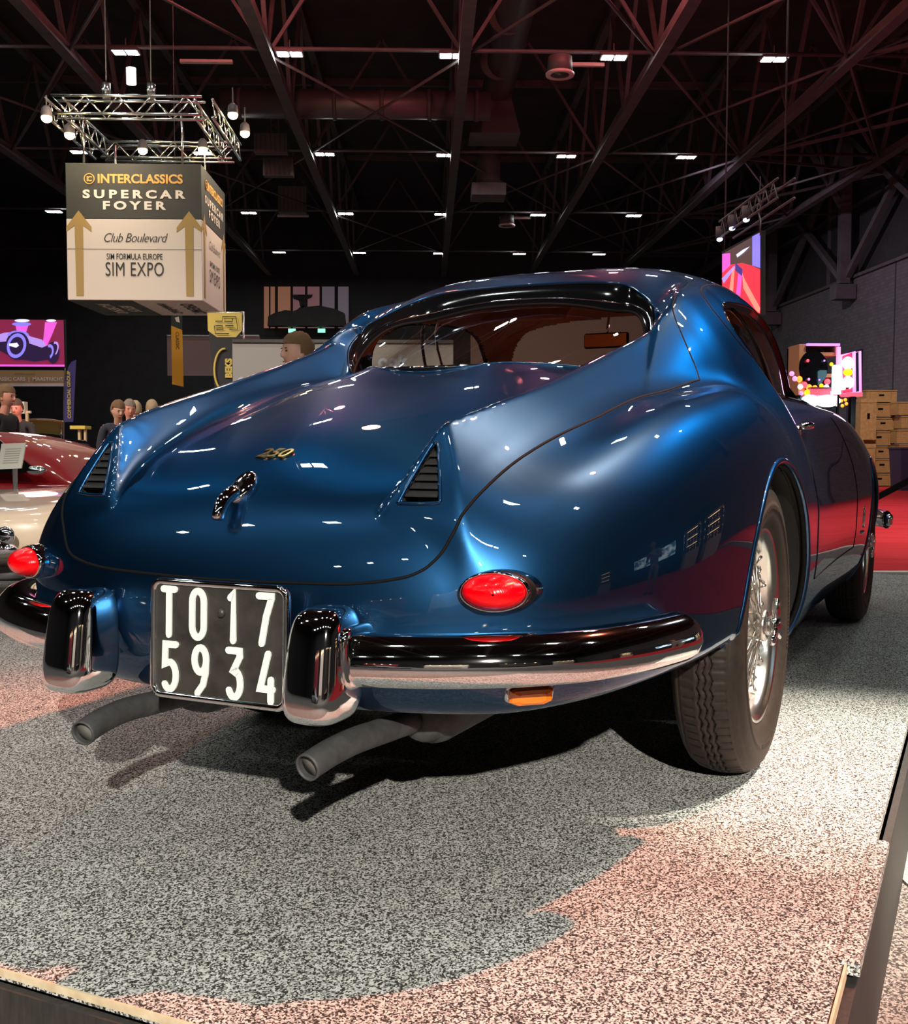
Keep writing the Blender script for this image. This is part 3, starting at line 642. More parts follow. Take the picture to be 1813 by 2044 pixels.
# ---- number plate
M['plate'] = noise_color(mat('black_plate', (.02, .02, .02), .45, coat=.3), 25, [(.3, (.020, .018, .016)), (.7, (.045, .04, .036))])
M['white'] = mat('white_enamel', (.82, .84, .78), .35, coat=.3)
PLX, PLY, PLZ = -1.222, -.036, .4625
def rrect(w, h, r, n=6):
    o = []
    for cx, cy, a0 in ((w - r, h - r, 0), (-w + r, h - r, PI / 2), (-w + r, -h + r, PI), (w - r, -h + r, 1.5 * PI)):
        for k in range(n + 1): a = a0 + PI / 2 * k / n; o.append((cx + r * math.cos(a), cy + r * math.sin(a)))
    return o
PLT = .030                                   # plate leans back a touch at the foot
plm = lambda u, v, w: (PLX - w + v * PLT, PLY - u, PLZ + v)   # u runs to the car's right
pl = obj('number_plate', poly_prism(rrect(.142, .101, .016), -.012, .001, plm), M['plate'], car, False)
obj('plate_frame', tube_bm([plm(u, v, .001) for u, v in rrect(.142, .101, .018)], .0065, 8, True), M['chrome'], pl)
obj('plate_bolt', superbox(plm(.008, .053, .004), (.006, .0085, .0085), 1, 1, 10, 14), M['plate'], pl)
def arc(cx, cy, rx, ry, a0, a1, n=12): return [(cx + rx * math.cos(math.radians(a0 + (a1 - a0) * k / n)), cy + ry * math.sin(math.radians(a0 + (a1 - a0) * k / n))) for k in range(n + 1)]
GL = {'T': [[(-.5, 1), (.5, 1)], [(0, 1), (0, -1)]],
      '0': [arc(0, .52, .5, .48, 0, 180) + arc(0, -.52, .5, .48, 180, 360) + [(.5, .52)]],
      '1': [[(-.25, .82), (.0, 1), (.0, -1)]],
      '7': [[(-.5, 1), (.5, 1), (.5, .9), (.1, .15), (-.25, -1)]],
      '5': [[(.5, 1), (-.42, 1), (-.46, .12), (-.15, .2)] + arc(-.05, -.38, .55, .60, 80, -140, 14)],
      '9': [arc(0, .45, .5, .53, 0, 360, 20), [(.5, .42), (.46, -.1), (.25, -.62), (-.22, -1)]],
      '3': [[(-.5, 1), (.42, 1), (.45, .75), (-.08, .14), (.1, .08)] + arc(0, -.42, .5, .57, 70, -150, 14)],
      '4': [[(.12, 1), (-.5, -.48), (.5, -.48)], [(.36, -.08), (.36, -1)]]}
def glyph(ch, cu, cv, w, h):
    bm = bmesh.new()
    for st in GL[ch]:
        pts = [Vector((cu + x * w, cv + y * h, 0)) for x, y in st]; nn = len(pts); r = .0062; L_, R_ = [], []
        for i, p in enumerate(pts):
            lp_ = (pts[0] - pts[-1]).length < 1e-4
            a = (p - pts[i - 1]).normalized() if i else ((pts[0] - pts[-2]).normalized() if lp_ else None); b = (pts[i + 1] - p).normalized() if i < nn - 1 else ((pts[1] - pts[0]).normalized() if lp_ else None)
            t = (a + b).normalized() if a and b else (a or b); m_ = Vector((-t.y, t.x, 0)); k = 1 / max(.55, abs(m_.dot(Vector((-(a or b).y, (a or b).x, 0)))))
            L_.append(p + m_ * r * k); R_.append(p - m_ * r * k)
        c0, c1 = [], []
        t0 = (pts[1] - pts[0]).normalized(); t1 = (pts[-1] - pts[-2]).normalized()
        outl = L_ + [pts[-1] + Matrix.Rotation(-a, 3, 'Z') @ Vector((-t1.y, t1.x, 0)) * r + t1 * 0 for a in (PI * .25, PI * .5, PI * .75)]
        outl = outl + R_[::-1] + [pts[0] + Matrix.Rotation(-a, 3, 'Z') @ Vector((t0.y, -t0.x, 0)) * r for a in (PI * .25, PI * .5, PI * .75)]
        m = len(L_)
        def vv(p, w): return bm.verts.new(plm(p.x, p.y, w))
        for w0 in (.0032 + .00025 * GL[ch].index(st),):
            TL = [vv(p, w0) for p in L_]; TR = [vv(p, w0) for p in R_]
            for i in range(m - 1): bm.faces.new((TL[i], TR[i], TR[i + 1], TL[i + 1]))
            if (pts[0] - pts[-1]).length < 1e-4: continue
            c = outl[m:m + 3]; bm.faces.new([TL[-1], TR[-1]] + [vv(p, w0) for p in c[::-1]]); c = outl[-3:]; bm.faces.new([TR[0], TL[0]] + [vv(p, w0) for p in c[::-1]])
    bmesh.ops.recalc_face_normals(bm, faces=bm.faces)
    o = obj('plate_character', bm, M['white'], pl, False); md = o.modifiers.new('t', 'SOLIDIFY'); md.thickness = .003; md.offset = 0
for ch, u, v in (('T', -.106, .047), ('0', -.042, .047), ('1', .034, .047), ('7', .100, .047)): glyph(ch, u, v, .0255, .0405)
for ch, u, v in (('5', -.103, -.051), ('9', -.036, -.051), ('3', .037, -.051), ('4', .104, -.051)): glyph(ch, u, v, .0255, .0405)
# ---- boot handle and script badge
hp = Vector(solve([(-1.10, .004, 0)], 2, 1.1, .4, 0)[0]); hn = Vector(grad(fb, np.array([tuple(hp)]))[0]).normalized(); ht = Vector((0, -1, 0)).cross(hn).normalized()
if ht.z > 0: ht = -ht                                   # ht runs down the boot
hy = hn.cross(ht).normalized()
def hm(a, b_, c): return tuple(hp + ht * a + hy * b_ + hn * c)
bh = obj('boot_handle', grid_bm([[hm(-.010 + .039 * s * math.cos(t), .0235 * s * math.sin(t), hh) for t in [2 * PI * k / 28 for k in range(28)]] for s, hh in ((1, -.004), (1, .004), (.92, .008), (.5, .0095), (.02, .010))], closed_v=True), M['chrome'], car)
bm = tube_bm([Vector(hm(.008, 0, .008)), Vector(hm(.018, 0, .013)), Vector(hm(.035, 0, .021)), Vector(hm(.055, 0, .023)), Vector(hm(.075, 0, .016)), Vector(hm(.086, 0, .008))], lambda t: .0150 * (1 - .2 * t), 12)
obj('handle_grip', bm, M['chrome'], bh, sub=1)
obj('keyhole', grid_bm([[hm(-.006 + .008 * math.cos(t), .005 * math.sin(t), .0104) for t in [2 * PI * k / 12 for k in range(12)]], [hm(-.006 + .001 * math.cos(t), .001 * math.sin(t), .0104) for t in [2 * PI * k / 12 for k in range(12)]]], closed_v=True), M['black'], bh)
obj('key_cover', tube_bm([Vector(hm(-.028 + .006 * math.cos(t), .007 * math.sin(t), .009)) for t in [2 * PI * k / 16 for k in range(16)]], .0012, 6, True), M['chrome'], bh)
M['gold'] = mat('gilt_metal', (.95, .62, .22), .2, 1)
def text_mesh(name, body, size, m, parent=None, place=None, extrude=.0, shear=0, bold=0, align='CENTER', spacing=1.0, sx=1.0):
    cu = bpy.data.curves.new(name, 'FONT'); cu.body = body; cu.size = size; cu.extrude = extrude; cu.shear = shear; cu.offset = bold
    cu.align_x = align; cu.align_y = 'CENTER'; cu.space_character = spacing; cu.resolution_u = 3
    t = bpy.data.objects.new(name, cu); C.objects.link(t); bpy.context.view_layer.update()
    me = bpy.data.meshes.new_from_object(t.evaluated_get(bpy.context.evaluated_depsgraph_get())); bpy.data.objects.remove(t)
    me.materials.clear(); me.materials.append(m); o = put(bpy.data.objects.new(name, me), parent)
    for v in me.vertices: v.co.x *= sx
    if place:
        for v in me.vertices: v.co = place(v.co)
    return o
bpnt = Vector(solve([(-1.0, 0, 0)], 2, 1.1, .4, 0)[0]); bnn = Vector(grad(fb, np.array([tuple(bpnt)]))[0]).normalized(); bup = Vector((1, 0, 0)) - bnn * bnn.x; bup.normalize()
def badge_pl(v):
    p = bpnt + Vector((0, -1, 0)) * (v.x) + bup * v.y; q = solve([(p.x, p.y, 0)], 2, 1.1, .4, 0)[0]; return Vector(q) + bnn * (.003 + v.z)
text_mesh('script_badge', '250', .046, M['gold'], car, badge_pl, extrude=.0015, shear=.3, bold=.0006, spacing=1.0)
# ---- exhausts
M['pipe'] = noise_color(mat('sooty_steel_pipe', (.06, .06, .06), .65, .4), 30, [(.3, (.045, .045, .047)), (.75, (.10, .10, .10))], bump=.2)
M['pipe_in'] = mat('grey_pipe_bore', (.16, .155, .14), .8)
for sgn in (1, -1):
    path = smooth_poly([(-1.262, .243 * sgn, .279), (-1.21, .249 * sgn, .289), (-1.14, .255 * sgn, .294), (-1.05, .258 * sgn, .290), (-.93, .262 * sgn, .284)], 6, False)
    P = [Vector(p) for p in path]
    bm = tube_bm(P, .0235, 24); bmesh.ops.delete(bm, geom=[f for f in bm.faces if len(f.verts) > 4], context='FACES')
    e = obj('exhaust_pipe', bm, M['pipe'], car); md = e.modifiers.new('t', 'SOLIDIFY'); md.thickness = .003; md.offset = -1
    obj('pipe_bore', tube_bm(P[2:], .0205, 20), M['pipe_in'], e)
    mf = lathe_bm([(.02, -.93), (.040, -.925), (.046, -.91), (.046, -.89), (.055, -.88), (.058, -.86), (.058, -.40), (.02, -.38)], 28, 'X', mat=Matrix.Translation((0, .275 * sgn, .285)))
    obj('silencer', mf, M['pipe'], car)
# ---- door handles, mirrors, front trim
for sgn in (1, -1):
    hp_ = solve([(.66, 0, .862)], 1, .95 * sgn, .4 * sgn, 0)[0]
    bm = tube_bm([Vector(hp_) + Vector(v) for v in ((.075, .0, .0), (.068, .024 * sgn, .003), (.0, .034 * sgn, .004), (-.06, .030 * sgn, .002), (-.075, .006 * sgn, 0))], .0125, 8)
    for dx in (.05, -.05): bm = superbox((hp_[0] + dx, hp_[1] + .003 * sgn, hp_[2]), (.018, .010, .014), .8, .8, 8, 12) if False else bm
    obj('door_handle', bm, M['chrome'], car, sub=1)
    fp = solve([(.505, 0, .848)], 1, .95 * sgn, .4 * sgn, 0)[0]; obj('lock_striker', superbox(tuple(fp), (.016, .010, .016), .8, .8, 8, 12), M['chrome'], car)
    q = solve([(1.95, 0, .46)], 1, .95 * sgn, .4 * sgn, 0)[0]; obj('wing_trim', superbox((q[0], q[1] + .002 * sgn, q[2]), (.035, .006, .007), .7, .7, 8, 12), M['chrome'], car)
    q = solve([(1.97, 0, .52)], 1, .95 * sgn, .4 * sgn, 0)[0]; obj('wing_badge', superbox((q[0], q[1] + .001 * sgn, q[2]), (.006, .004, .045), .7, .7, 8, 12), M['chrome'], car)
    # headlamp, front bumper
    hl = solve([(0, .56 * sgn, .62)], 0, 3.8, 3.0, 0)[0]
    h_ = obj('headlamp', lathe_bm([(.095, -.06), (.098, -.01), (.090, .012), (.082, .012)], 28, 'X', mat=Matrix.Translation(tuple(hl))), M['chrome'], car)
    obj('headlamp_glass', lathe_bm([(.084, .008), (.06, .022), (.03, .030), (.002, .033)], 24, 'X', mat=Matrix.Translation(tuple(hl))), M['white'], h_)
    bm = bmesh.new(); Pf = smooth_poly([(3.50, .20 * sgn, 0), (3.485, .40 * sgn, 0), (3.42, .60 * sgn, 0), (3.30, .735 * sgn, 0), (3.12, .80 * sgn, 0)], 6, False)
    rows = [[(p.x + .035 * math.cos(a), p.y + .035 * math.cos(a) * sgn * .6, .44 + .045 * math.sin(a)) for a in [2 * PI * k / 14 for k in range(14)]] for p in Pf]
    obj('bumper', grid_bm(rows, closed_v=True), M['chrome'], car)
    obj('bumper_guard', superbox((3.12, .808 * sgn, .44), (.04, .022, .032), .8, .8), M['chrome'], car)
gz = tube_bm([tuple(v) for v in solve([(0, y, z) for y, z in rrect(.35, .11, .06)], 0, 3.8, 3.0, 0)] if False else [(3.455 - .25 * abs(y)**2, y, .45 + z) for y, z in rrect(.36, .115, .06)], .012, 8, True)
obj('grille_surround', gz, M['chrome'], car)
obj('grille_backing', grid_bm([[(3.36 - .2 * abs(y)**2, y, z) for y in np.linspace(-.38, .38, 9)] for z in (.32, .58)]), M['black'], car)
for k in range(13):
    y = -.33 + .055 * k; obj('grille_bar', cyl_bm((3.42 - .25 * y * y, y, .345), (3.42 - .25 * y * y, y, .555), .004, n=6), M['alu'], car)
#@@WHEELS
M['tyre'] = noise_color(mat('tyre_rubber', (.02, .015, .012), .6, spec=.3), 60, [(.3, (.014, .010, .008)), (.7, (.026, .019, .014))], bump=.1)
def make_wheel():
    w = bpy.data.objects.new('wheel', None); w.empty_display_size = .1; C.objects.link(w)
    # local axis Y = outward (towards +y)
    R = .365; NA = 540; prof = []
    def base(y):                                     # tread crown
        return R - .010 * (y / .056)**2
    ys = np.linspace(-.058, .058, 49); rows = []
    ang = np.arange(NA) * 2 * PI / NA; tri = 2 * np.abs(2 * ((ang / (2 * PI) * 60) % 1) - 1) - 1
    sip = ((ang / (2 * PI) * 90) % 1) < .12
    for y in ys:
        r = np.full(NA, base(y))
        for g0 in (-.012, .003, .017):
            d = np.abs(y - (g0 + .0035 * tri)); r -= np.where(d < .0021, .0075, 0)
        wv = abs(y)
        if .024 < wv < .050: r -= np.where(sip, .004, 0)
        if wv > .0545: r -= .002
        rows.append([(r[k] * math.cos(ang[k]), float(y), r[k] * math.sin(ang[k])) for k in range(NA)])
    bm = grid_bm(rows, closed_v=True)
    t = obj('tyre_tread', bm, M['tyre'], w, smooth=True)
    side = [(base(.058) - .002, .058), (.348, .066), (.342, .070), (.338, .072), (.336, .0745), (.325, .0795), (.31, .0825), (.302, .083), (.301, .0845), (.29, .0845), (.289, .083), (.275, .081), (.262, .077), (.25, .071), (.243, .066), (.236, .060)]
    t2 = obj('tyre_sidewall', lathe_bm([(r, y) for r, y in side], 96, 'Y'), M['tyre'], w)
    bm = t2.data; 
    obj('tyre_sidewall', lathe_bm([(r, -y) for r, y in side], 64, 'Y'), M['tyre'], w)
    for me in (t2.data,):
        b2 = bmesh.new(); b2.from_mesh(me); bmesh.ops.delete(b2, geom=[f for f in b2.faces if len(f.verts) > 4], context='FACES'); b2.to_mesh(me); b2.free()
    me = w.children[-1].data; b2 = bmesh.new(); b2.from_mesh(me); bmesh.ops.delete(b2, geom=[f for f in b2.faces if len(f.verts) > 4], context='FACES'); b2.to_mesh(me); b2.free()
    # raised sidewall lettering is only legible as small blocks of rubber
    bm = bmesh.new()
    for c0 in (PI * .5, PI * 1.5, PI * 1.02):
        for k in range(-8, 9):
            a = c0 + k * .035
            for q in range(2): box_bm(.292 * math.cos(a) , .0835, .292 * math.sin(a), .010, .003, .004 + .004 * ((k + q) % 2), bm, Matrix.Rotation(-a + (.5 if q else -.4), 4, 'Y'))
    obj('raised_lettering', bm, M['tyre'], w, False)
    rim = [(.222, -.062), (.238, -.062), (.239, -.056), (.232, -.052), (.216, -.045), (.205, -.02), (.200, .0), (.205, .025), (.213, .042), (.214, .046), (.222, .052), (.231, .056), (.239, .058), (.241, .064), (.237, .067), (.230, .063), (.222, .059), (.208, .050), (.206, .040), (.197, .022), (.192, .0), (.197, -.02), (.212, -.05), (.222, -.062)]
    rb = lathe_bm(rim, 96, 'Y'); bmesh.ops.delete(rb, geom=[f for f in rb.faces if len(f.verts) > 4], context='FACES')
    ro = obj('wheel_rim', rb, M['alu'], w)
    obj('brake_drum', lathe_bm([(.02, -.02), (.17, -.02), (.175, -.03), (.175, -.09), (.02, -.095)], 40, 'Y'), M['alu'], w)
    hub = obj('wheel_hub', lathe_bm([(.028, -.02), (.060, -.02), (.062, -.005), (.045, .01), (.036, .04), (.036, .062), (.040, .066), (.040, .074), (.030, .080)], 28, 'Y'), M['alu'], w)
    bm = superbox((0, .092, 0), (.026, .020, .026), .8, 1, 12, 20)
    for k in range(3):
        a = PI / 2 + k * 2 * PI / 3
        e = superbox((0, 0, 0), (.034, .010, .015), .8, .8, 8, 14); me = bpy.data.meshes.new('t'); e.to_mesh(me); e.free()
        me.transform(Matrix.Translation((.036 * math.cos(a), .098, .036 * math.sin(a))) @ Matrix.Rotation(-a, 4, 'Y')); bm.from_mesh(me); bpy.data.meshes.remove(me)
    obj('knock_off_nut', bm, M['chrome'], hub)
    for k in range(48):
        a = 2 * PI * k / 48; inner = k % 2 == 0; sw = (.38 if (k // 2) % 2 else -.38) * (1 if inner else 1.5)
        r0, y0 = (.036, .058) if inner else (.060, -.012)
        yr = (.018 if inner else .030) + (.008 if k % 4 < 2 else 0); rr = .198
        p0 = Vector((r0 * math.cos(a + sw * 2), y0, r0 * math.sin(a + sw * 2))); p1 = Vector((rr * math.cos(a), yr, rr * math.sin(a)))
        bm = cyl_bm(p0, p1, .0022, n=6); d = (p0 - p1).normalized(); cyl_bm(p1, p1 + d * .014, .0045, .0032, 8, bm)
        obj('spoke', bm, M['alu'], ro)
    return w
w0 = make_wheel()
w0.parent = car; w0.location = (0, -.680, .365); w0.rotation_euler = (0, 0, PI)
for x, y in ((0, .680), (2.6, -.680), (2.6, .680)):
    c = copy_tree(w0, car); c.location = (x, y, .365); c.rotation_euler = (0, .4 + x, PI if y < 0 else 0)
#@@STAGE
# ================================================================ STAGE (lies square to the car)
def speckle(name, lo, hi, sc=420, share=.5):
    """loop pile of two yarns: cells of a few millimetres, dark or light"""
    m = mat(name, lo, .95, spec=.2); n, l, b = nodes(m)
    tc = n.new('ShaderNodeTexCoord'); vo = n.new('ShaderNodeTexVoronoi'); vo.inputs['Scale'].default_value = sc; vo.inputs['Randomness'].default_value = 1
    l.new(tc.outputs['Object'], vo.inputs['Vector']); sp = n.new('ShaderNodeSeparateColor'); l.new(vo.outputs['Color'], sp.inputs[0])
    ns = n.new('ShaderNodeTexNoise'); ns.inputs['Scale'].default_value = sc * .35; ns.inputs['Detail'].default_value = 2; l.new(tc.outputs['Object'], ns.inputs['Vector'])
    ad = n.new('ShaderNodeMath'); ad.operation = 'ADD'; l.new(sp.outputs[0], ad.inputs[0]); l.new(ns.outputs['Fac'], ad.inputs[1])
    r = n.new('ShaderNodeValToRGB'); hv = n.new('ShaderNodeMath'); hv.operation = 'MULTIPLY'; hv.inputs[1].default_value = .5; l.new(ad.outputs[0], hv.inputs[0]); l.new(hv.outputs[0], r.inputs['Fac'])
    e = r.color_ramp.elements; e[0].position = share - .10; e[0].color = (*lo, 1); e[1].position = share + .12; e[1].color = (*hi, 1)
    n2 = n.new('ShaderNodeTexNoise'); n2.inputs['Scale'].default_value = 6; n2.inputs['Detail'].default_value = 2; l.new(tc.outputs['Object'], n2.inputs['Vector'])
    mr_ = n.new('ShaderNodeMapRange'); mr_.inputs[1].default_value = .3; mr_.inputs[2].default_value = .7; mr_.inputs[3].default_value = .88; mr_.inputs[4].default_value = 1.06; l.new(n2.outputs['Fac'], mr_.inputs[0])
    mx = n.new('ShaderNodeMix'); mx.data_type = 'RGBA'; mx.blend_type = 'MULTIPLY'; mx.inputs[0].default_value = 1; l.new(r.outputs['Color'], mx.inputs[6]); l.new(mr_.outputs[0], mx.inputs[7]); l.new(mx.outputs[2], b.inputs['Base Color'])
    bp = n.new('ShaderNodeBump'); bp.inputs['Strength'].default_value = .3; bp.inputs['Distance'].default_value = .002; l.new(hv.outputs[0], bp.inputs['Height']); l.new(bp.outputs['Normal'], b.inputs['Normal'])
    return m
M['carpet'] = speckle('flecked_grey_carpet', (.035, .033, .030), (.62, .61, .58), 340)
M['floor_carpet'] = speckle('hall_carpet_grey', (.05, .045, .043), (.30, .27, .25), 220)
M['skirt'] = noise_color(mat('black_stage_skirt', (.016, .014, .013), .75), 18, [(.3, (.016, .014, .013)), (.7, (.034, .030, .027))], bump=.1, stretch=(6, 6, 1))
M['ply'] = noise_color(mat('raw_plywood_edge', (.62, .50, .33), .7), 30, [(.3, (.55, .42, .26)), (.7, (.72, .60, .42))])
FLOOR_Z = -.30
stage = thing('display_stage', 'low display stage with flecked grey carpet panels and black skirt, under the blue coupe', 'stage', (CARO.x, CARO.y, 0), CAR_ROT)
SX0, SX1 = -1.565, 4.66
ycuts = [-1.05, -.50, .047, .645, 1.25, 1.85, 2.45, 3.05, 3.65, 4.25]
for k in range(len(ycuts) - 1):
    y0, y1 = ycuts[k], ycuts[k + 1]
    for x0, x1 in ((SX0, 1.5), (1.5, SX1)):
        box('carpet_panel', ((x0 + x1) / 2, (y0 + y1) / 2, -.010), (x1 - x0 - .0025, y1 - y0 - .0025, .020), M['carpet'], stage)
# loose strip that laps over the flank, and the bare ply edge before it
box('carpet_strip', (-.685, -1.057, -.007), (.59, .034, .020), M['carpet'], stage)
box('ply_edge', ((SX0 - .98) / 2, -1.053, -.012), (-.98 - SX0, .004, .022), M['ply'], stage)
box('ply_edge', (SX0 - .002, (ycuts[0] + ycuts[-1]) / 2, -.006), (.004, ycuts[-1] - ycuts[0], .012), M['ply'], stage)
for (c, s_) in (((1.55, -1.062, -.165), (6.23, .016, .27)), ((SX0 - .012, 1.6, -.16), (.016, 5.3, .28)), ((SX1 + .01, 1.6, -.165), (.016, 5.3, .27))):
    box('stage_skirt', c, s_, M['skirt'], stage)
box('stage_deck', (1.55, 1.6, -.16), (6.1, 5.2, .27), M['dark'], stage)
#@@HALL
# ================================================================ HALL (+Y runs down the hall)
def px2w(px, py, d):
    """point seen at photo pixel (px,py) at depth d down the view axis"""
    f = cam.rotation_quaternion @ Vector((0, 0, -1)); r = cam.rotation_quaternion @ Vector((1, 0, 0)); u = cam.rotation_quaternion @ Vector((0, 1, 0))
    return Vector(cam.location) + f * d + r * ((px - 906.5) / FPX * d) + u * (-(py - 1022) / FPX * d)
def structure(o): o['kind'] = 'structure'; return o
M['steel'] = noise_color(mat('dark_painted_steel', (.09, .07, .075), .6, .1), 3, [(.3, (.075, .058, .062)), (.7, (.115, .09, .095))])
M['ceil'] = noise_color(mat('dark_roof_deck', (.032, .024, .026), .9), 1.5, [(.3, (.028, .020, .022)), (.7, (.044, .033, .035))])
M['clad'] = noise_color(mat('dark_wall_cladding', (.022, .020, .021), .8), 2, [(.3, (.018, .016, .017)), (.7, (.030, .026, .027))])
M['duct'] = mat('grey_duct_sheet', (.16, .13, .13), .45, .6)
M['lamp'] = mat('led_lamp_face', (1, 1, 1), .5, emis=(.93, 1, .97), estr=130)
M['pinkhouse'] = mat('pale_batten_housing', (.62, .45, .44), .6)
m = mat('red_event_carpet', (.60, .035, .04), .95, spec=.1); M['redcarpet'] = noise_color(m, 1.2, [(.3, (.52, .025, .03)), (.55, (.64, .04, .045)), (.75, (.58, .03, .035))], detail=2, stretch=(.6, 3, 1))
m = mat('grey_block_wall', (.10, .09, .095), .85); n, l, b = nodes(m); tc = n.new('ShaderNodeTexCoord'); mp = n.new('ShaderNodeMapping'); mp.inputs['Rotation'].default_value = (0, PI / 2, PI / 2)
br = n.new('ShaderNodeTexBrick'); br.inputs['Color1'].default_value = (.115, .10, .105, 1); br.inputs['Color2'].default_value = (.085, .075, .08, 1); br.inputs['Mortar'].default_value = (.05, .045, .047, 1); br.inputs['Scale'].default_value = 2.2; br.inputs['Mortar Size'].default_value = .012
sx = n.new('ShaderNodeSeparateXYZ'); cx_ = n.new('ShaderNodeCombineXYZ'); l.new(tc.outputs['Object'], sx.inputs[0]); l.new(sx.outputs[1], cx_.inputs[0]); l.new(sx.outputs[2], cx_.inputs[1]); l.new(cx_.outputs[0], br.inputs['Vector']); l.new(br.outputs['Color'], b.inputs['Base Color']); M['block'] = m
YB, XR, XL, ZC = 52.0, 15.0, -22.0, 12.2
structure(box('floor', ((XL + XR) / 2, 20, FLOOR_Z - .05), (XR - XL, 66, .1), M['floor_carpet']))
structure(box('ceiling', ((XL + XR) / 2, 20, ZC + .1), (XR - XL, 66, .2), M['ceil']))
structure(box('wall_back', ((XL + XR) / 2, YB + .1, 6), (XR - XL, .2, 12.8), M['clad']))
structure(box('wall_front', ((XL + XR) / 2, -13.1, 6), (XR - XL, .2, 12.8), M['clad']))
structure(box('wall_left', (XL - .1, 20, 6), (.2, 66, 12.8), M['clad']))
wr = structure(box('wall_right', (XR + .1, 20, 6), (.2, 66, 12.8), M['clad']))
ZBK = .8 + .388 * XR
box('block_wall', (XR - .12, 20, (ZBK + FLOOR_Z) / 2), (.24, 66, ZBK - FLOOR_Z), M['block'], wr)
box('coping', (XR - .16, 20, ZBK + .03), (.36, 66, .10), M['steel'], wr)
for y in (24.5, 34.6, 47): box('wall_joint', (XR - .245, y, (ZBK + FLOOR_Z) / 2), (.012, .07, ZBK - FLOOR_Z - .05), M['clad'], wr)
M['bluepost'] = mat('dark_indigo_pilaster', (.035, .028, .075), .7)
box('pilaster', (XR - .30, 37.6, 1.9), (.10, 1.1, 4.4), M['bluepost'], wr)
for y in (30, 38, 46): box('cladding_rail', (XR - .05, y, 9.2), (.1, 8, .10), M['steel'], wr); box('cladding_post', (XR - .05, y + 3, 9.5), (.1, .10, 7), M['steel'], wr)
# red carpet areas with white edging
rc = structure(box('trim_1', (9.35, 19.6, FLOOR_Z + .006), (11.1, 20.2, .012), M['redcarpet']))
M['edge'] = mat('white_edging_tape', (.80, .74, .66), .6)
box('edging_tape', (9.35, 9.45, FLOOR_Z + .008), (11.1, .10, .014), M['edge'], rc)
rc2 = structure(box('trim_2', (8.8, 2.8, FLOOR_Z + .006), (10.4, 11.5, .012), M['redcarpet']))
M['tile'] = speckle('spotlit_speckled_tile', (.30, .27, .24), (.85, .80, .72), 200)  # pale tone paints the spotlight pool on the grey floor carpet
structure(box('trim_3', (1.52, 2.65, FLOOR_Z + .003), (.62, .9, .006), M['tile']))
# ---- roof steel
ZT = 8.8
trs = []
def truss(x, name='roof_truss', y0=-8, y1=YB - .1):
    t = structure(bpy.data.objects.new(name, None)); C.objects.link(t); t.location = (x, 0, 0)
    obj('bottom_chord', bar_bm((0, y0, ZT), (0, y1, ZT), .24, .20), M['steel'], t, False)
    obj('top_chord', bar_bm((0, y0, ZC - .3), (0, y1, ZC - .3), .20, .20), M['steel'], t, False)
    y = y0; k = 0
    while y < y1 - 2:
        obj('web_bar', bar_bm((0, y, ZT), (0, y + 1.94, ZC - .3), .09, .09), M['steel'], t, False)
        obj('web_bar', bar_bm((0, y + 1.94, ZC - .3), (0, y + 3.875, ZT), .09, .09), M['steel'], t, False)
        y += 3.875
    return t
for x in (-7.35, -3.27, .76, 4.75, 8.75, -11.4, 12.6): trs.append(truss(x))
ROWS = [23.1 + 7.75 * k for k in range(-4, 4)]
t = structure(bpy.data.objects.new('roof_bracing', None)); C.objects.link(t)
for k, y in enumerate(ROWS):
    obj('tie_tube', cyl_bm((XL, y, ZT + .12), (XR - .3, y, ZT + .12), .045, n=8), M['steel'], t)
    xs = (-11.4, -7.35, -3.27, .76, 4.75, 8.75, 12.6)
    if k > 0:
        for a, b in zip(xs[:-1], xs[1:]):
            if (k + xs.index(a)) % 2 == 1 or a > 4:
                obj('wind_brace', cyl_bm((a, ROWS[k - 1], ZT), (b, y, ZT), .035, n=6), M['steel'], t); obj('wind_brace', cyl_bm((b, ROWS[k - 1], ZT), (a, y, ZT), .035, n=6), M['steel'], t)
    for a, b in zip(xs[:-1], xs[1:]):
        obj('cross_bar', bar_bm((a, y, ZT), ((a + b) / 2, y, ZC - .3), .07, .07), M['steel'], t, False); obj('cross_bar', bar_bm((b, y, ZT), ((a + b) / 2, y, ZC - .3), .07, .07), M['steel'], t, False)
    # fans of bars from the wall posts
    obj('wall_strut', bar_bm((8.75, y, ZT), (XR - .5, y + 3.9, ZT + .6), .08, .08), M['steel'], t, False)
    obj('wall_strut', bar_bm((8.75, y, ZT), (XR - .5, y - 3.9, ZT + .6), .08, .08), M['steel'], t, False)
for k in range(5): obj('deck_rib', bar_bm((XL, 8 + 9 * k, ZC - .1), (XR, 8 + 9 * k, ZC - .1), .16, .2), M['steel'], t, False)
t = structure(bpy.data.objects.new('wall_steelwork', None)); C.objects.link(t)
ys = [14.0, 22.0, 30.0, 38.0, 46.0]
for y in ys: obj('steel_column', bar_bm((XR - .62, y, ZBK - .2), (XR - .62, y, ZC), .34, .34), M['steel'], t, False); box('column_base', (XR - .62, y, ZBK - .5), (.7, .6, .5), M['steel'], t)
for a, b in zip(ys[:-1], ys[1:]):
    obj('diagonal_brace', bar_bm((XR - .7, a, ZBK), (XR - .7, b, ZC - .6), .20, .20), M['steel'], t, False); obj('diagonal_brace', bar_bm((XR - .5, b, ZBK), (XR - .5, a, ZC - .6), .20, .20), M['steel'], t, False)
    obj('knee_brace', bar_bm((XR - .6, a, ZC - 3.4), (12.6, a, ZC - .4), .16, .16), M['steel'], t, False)
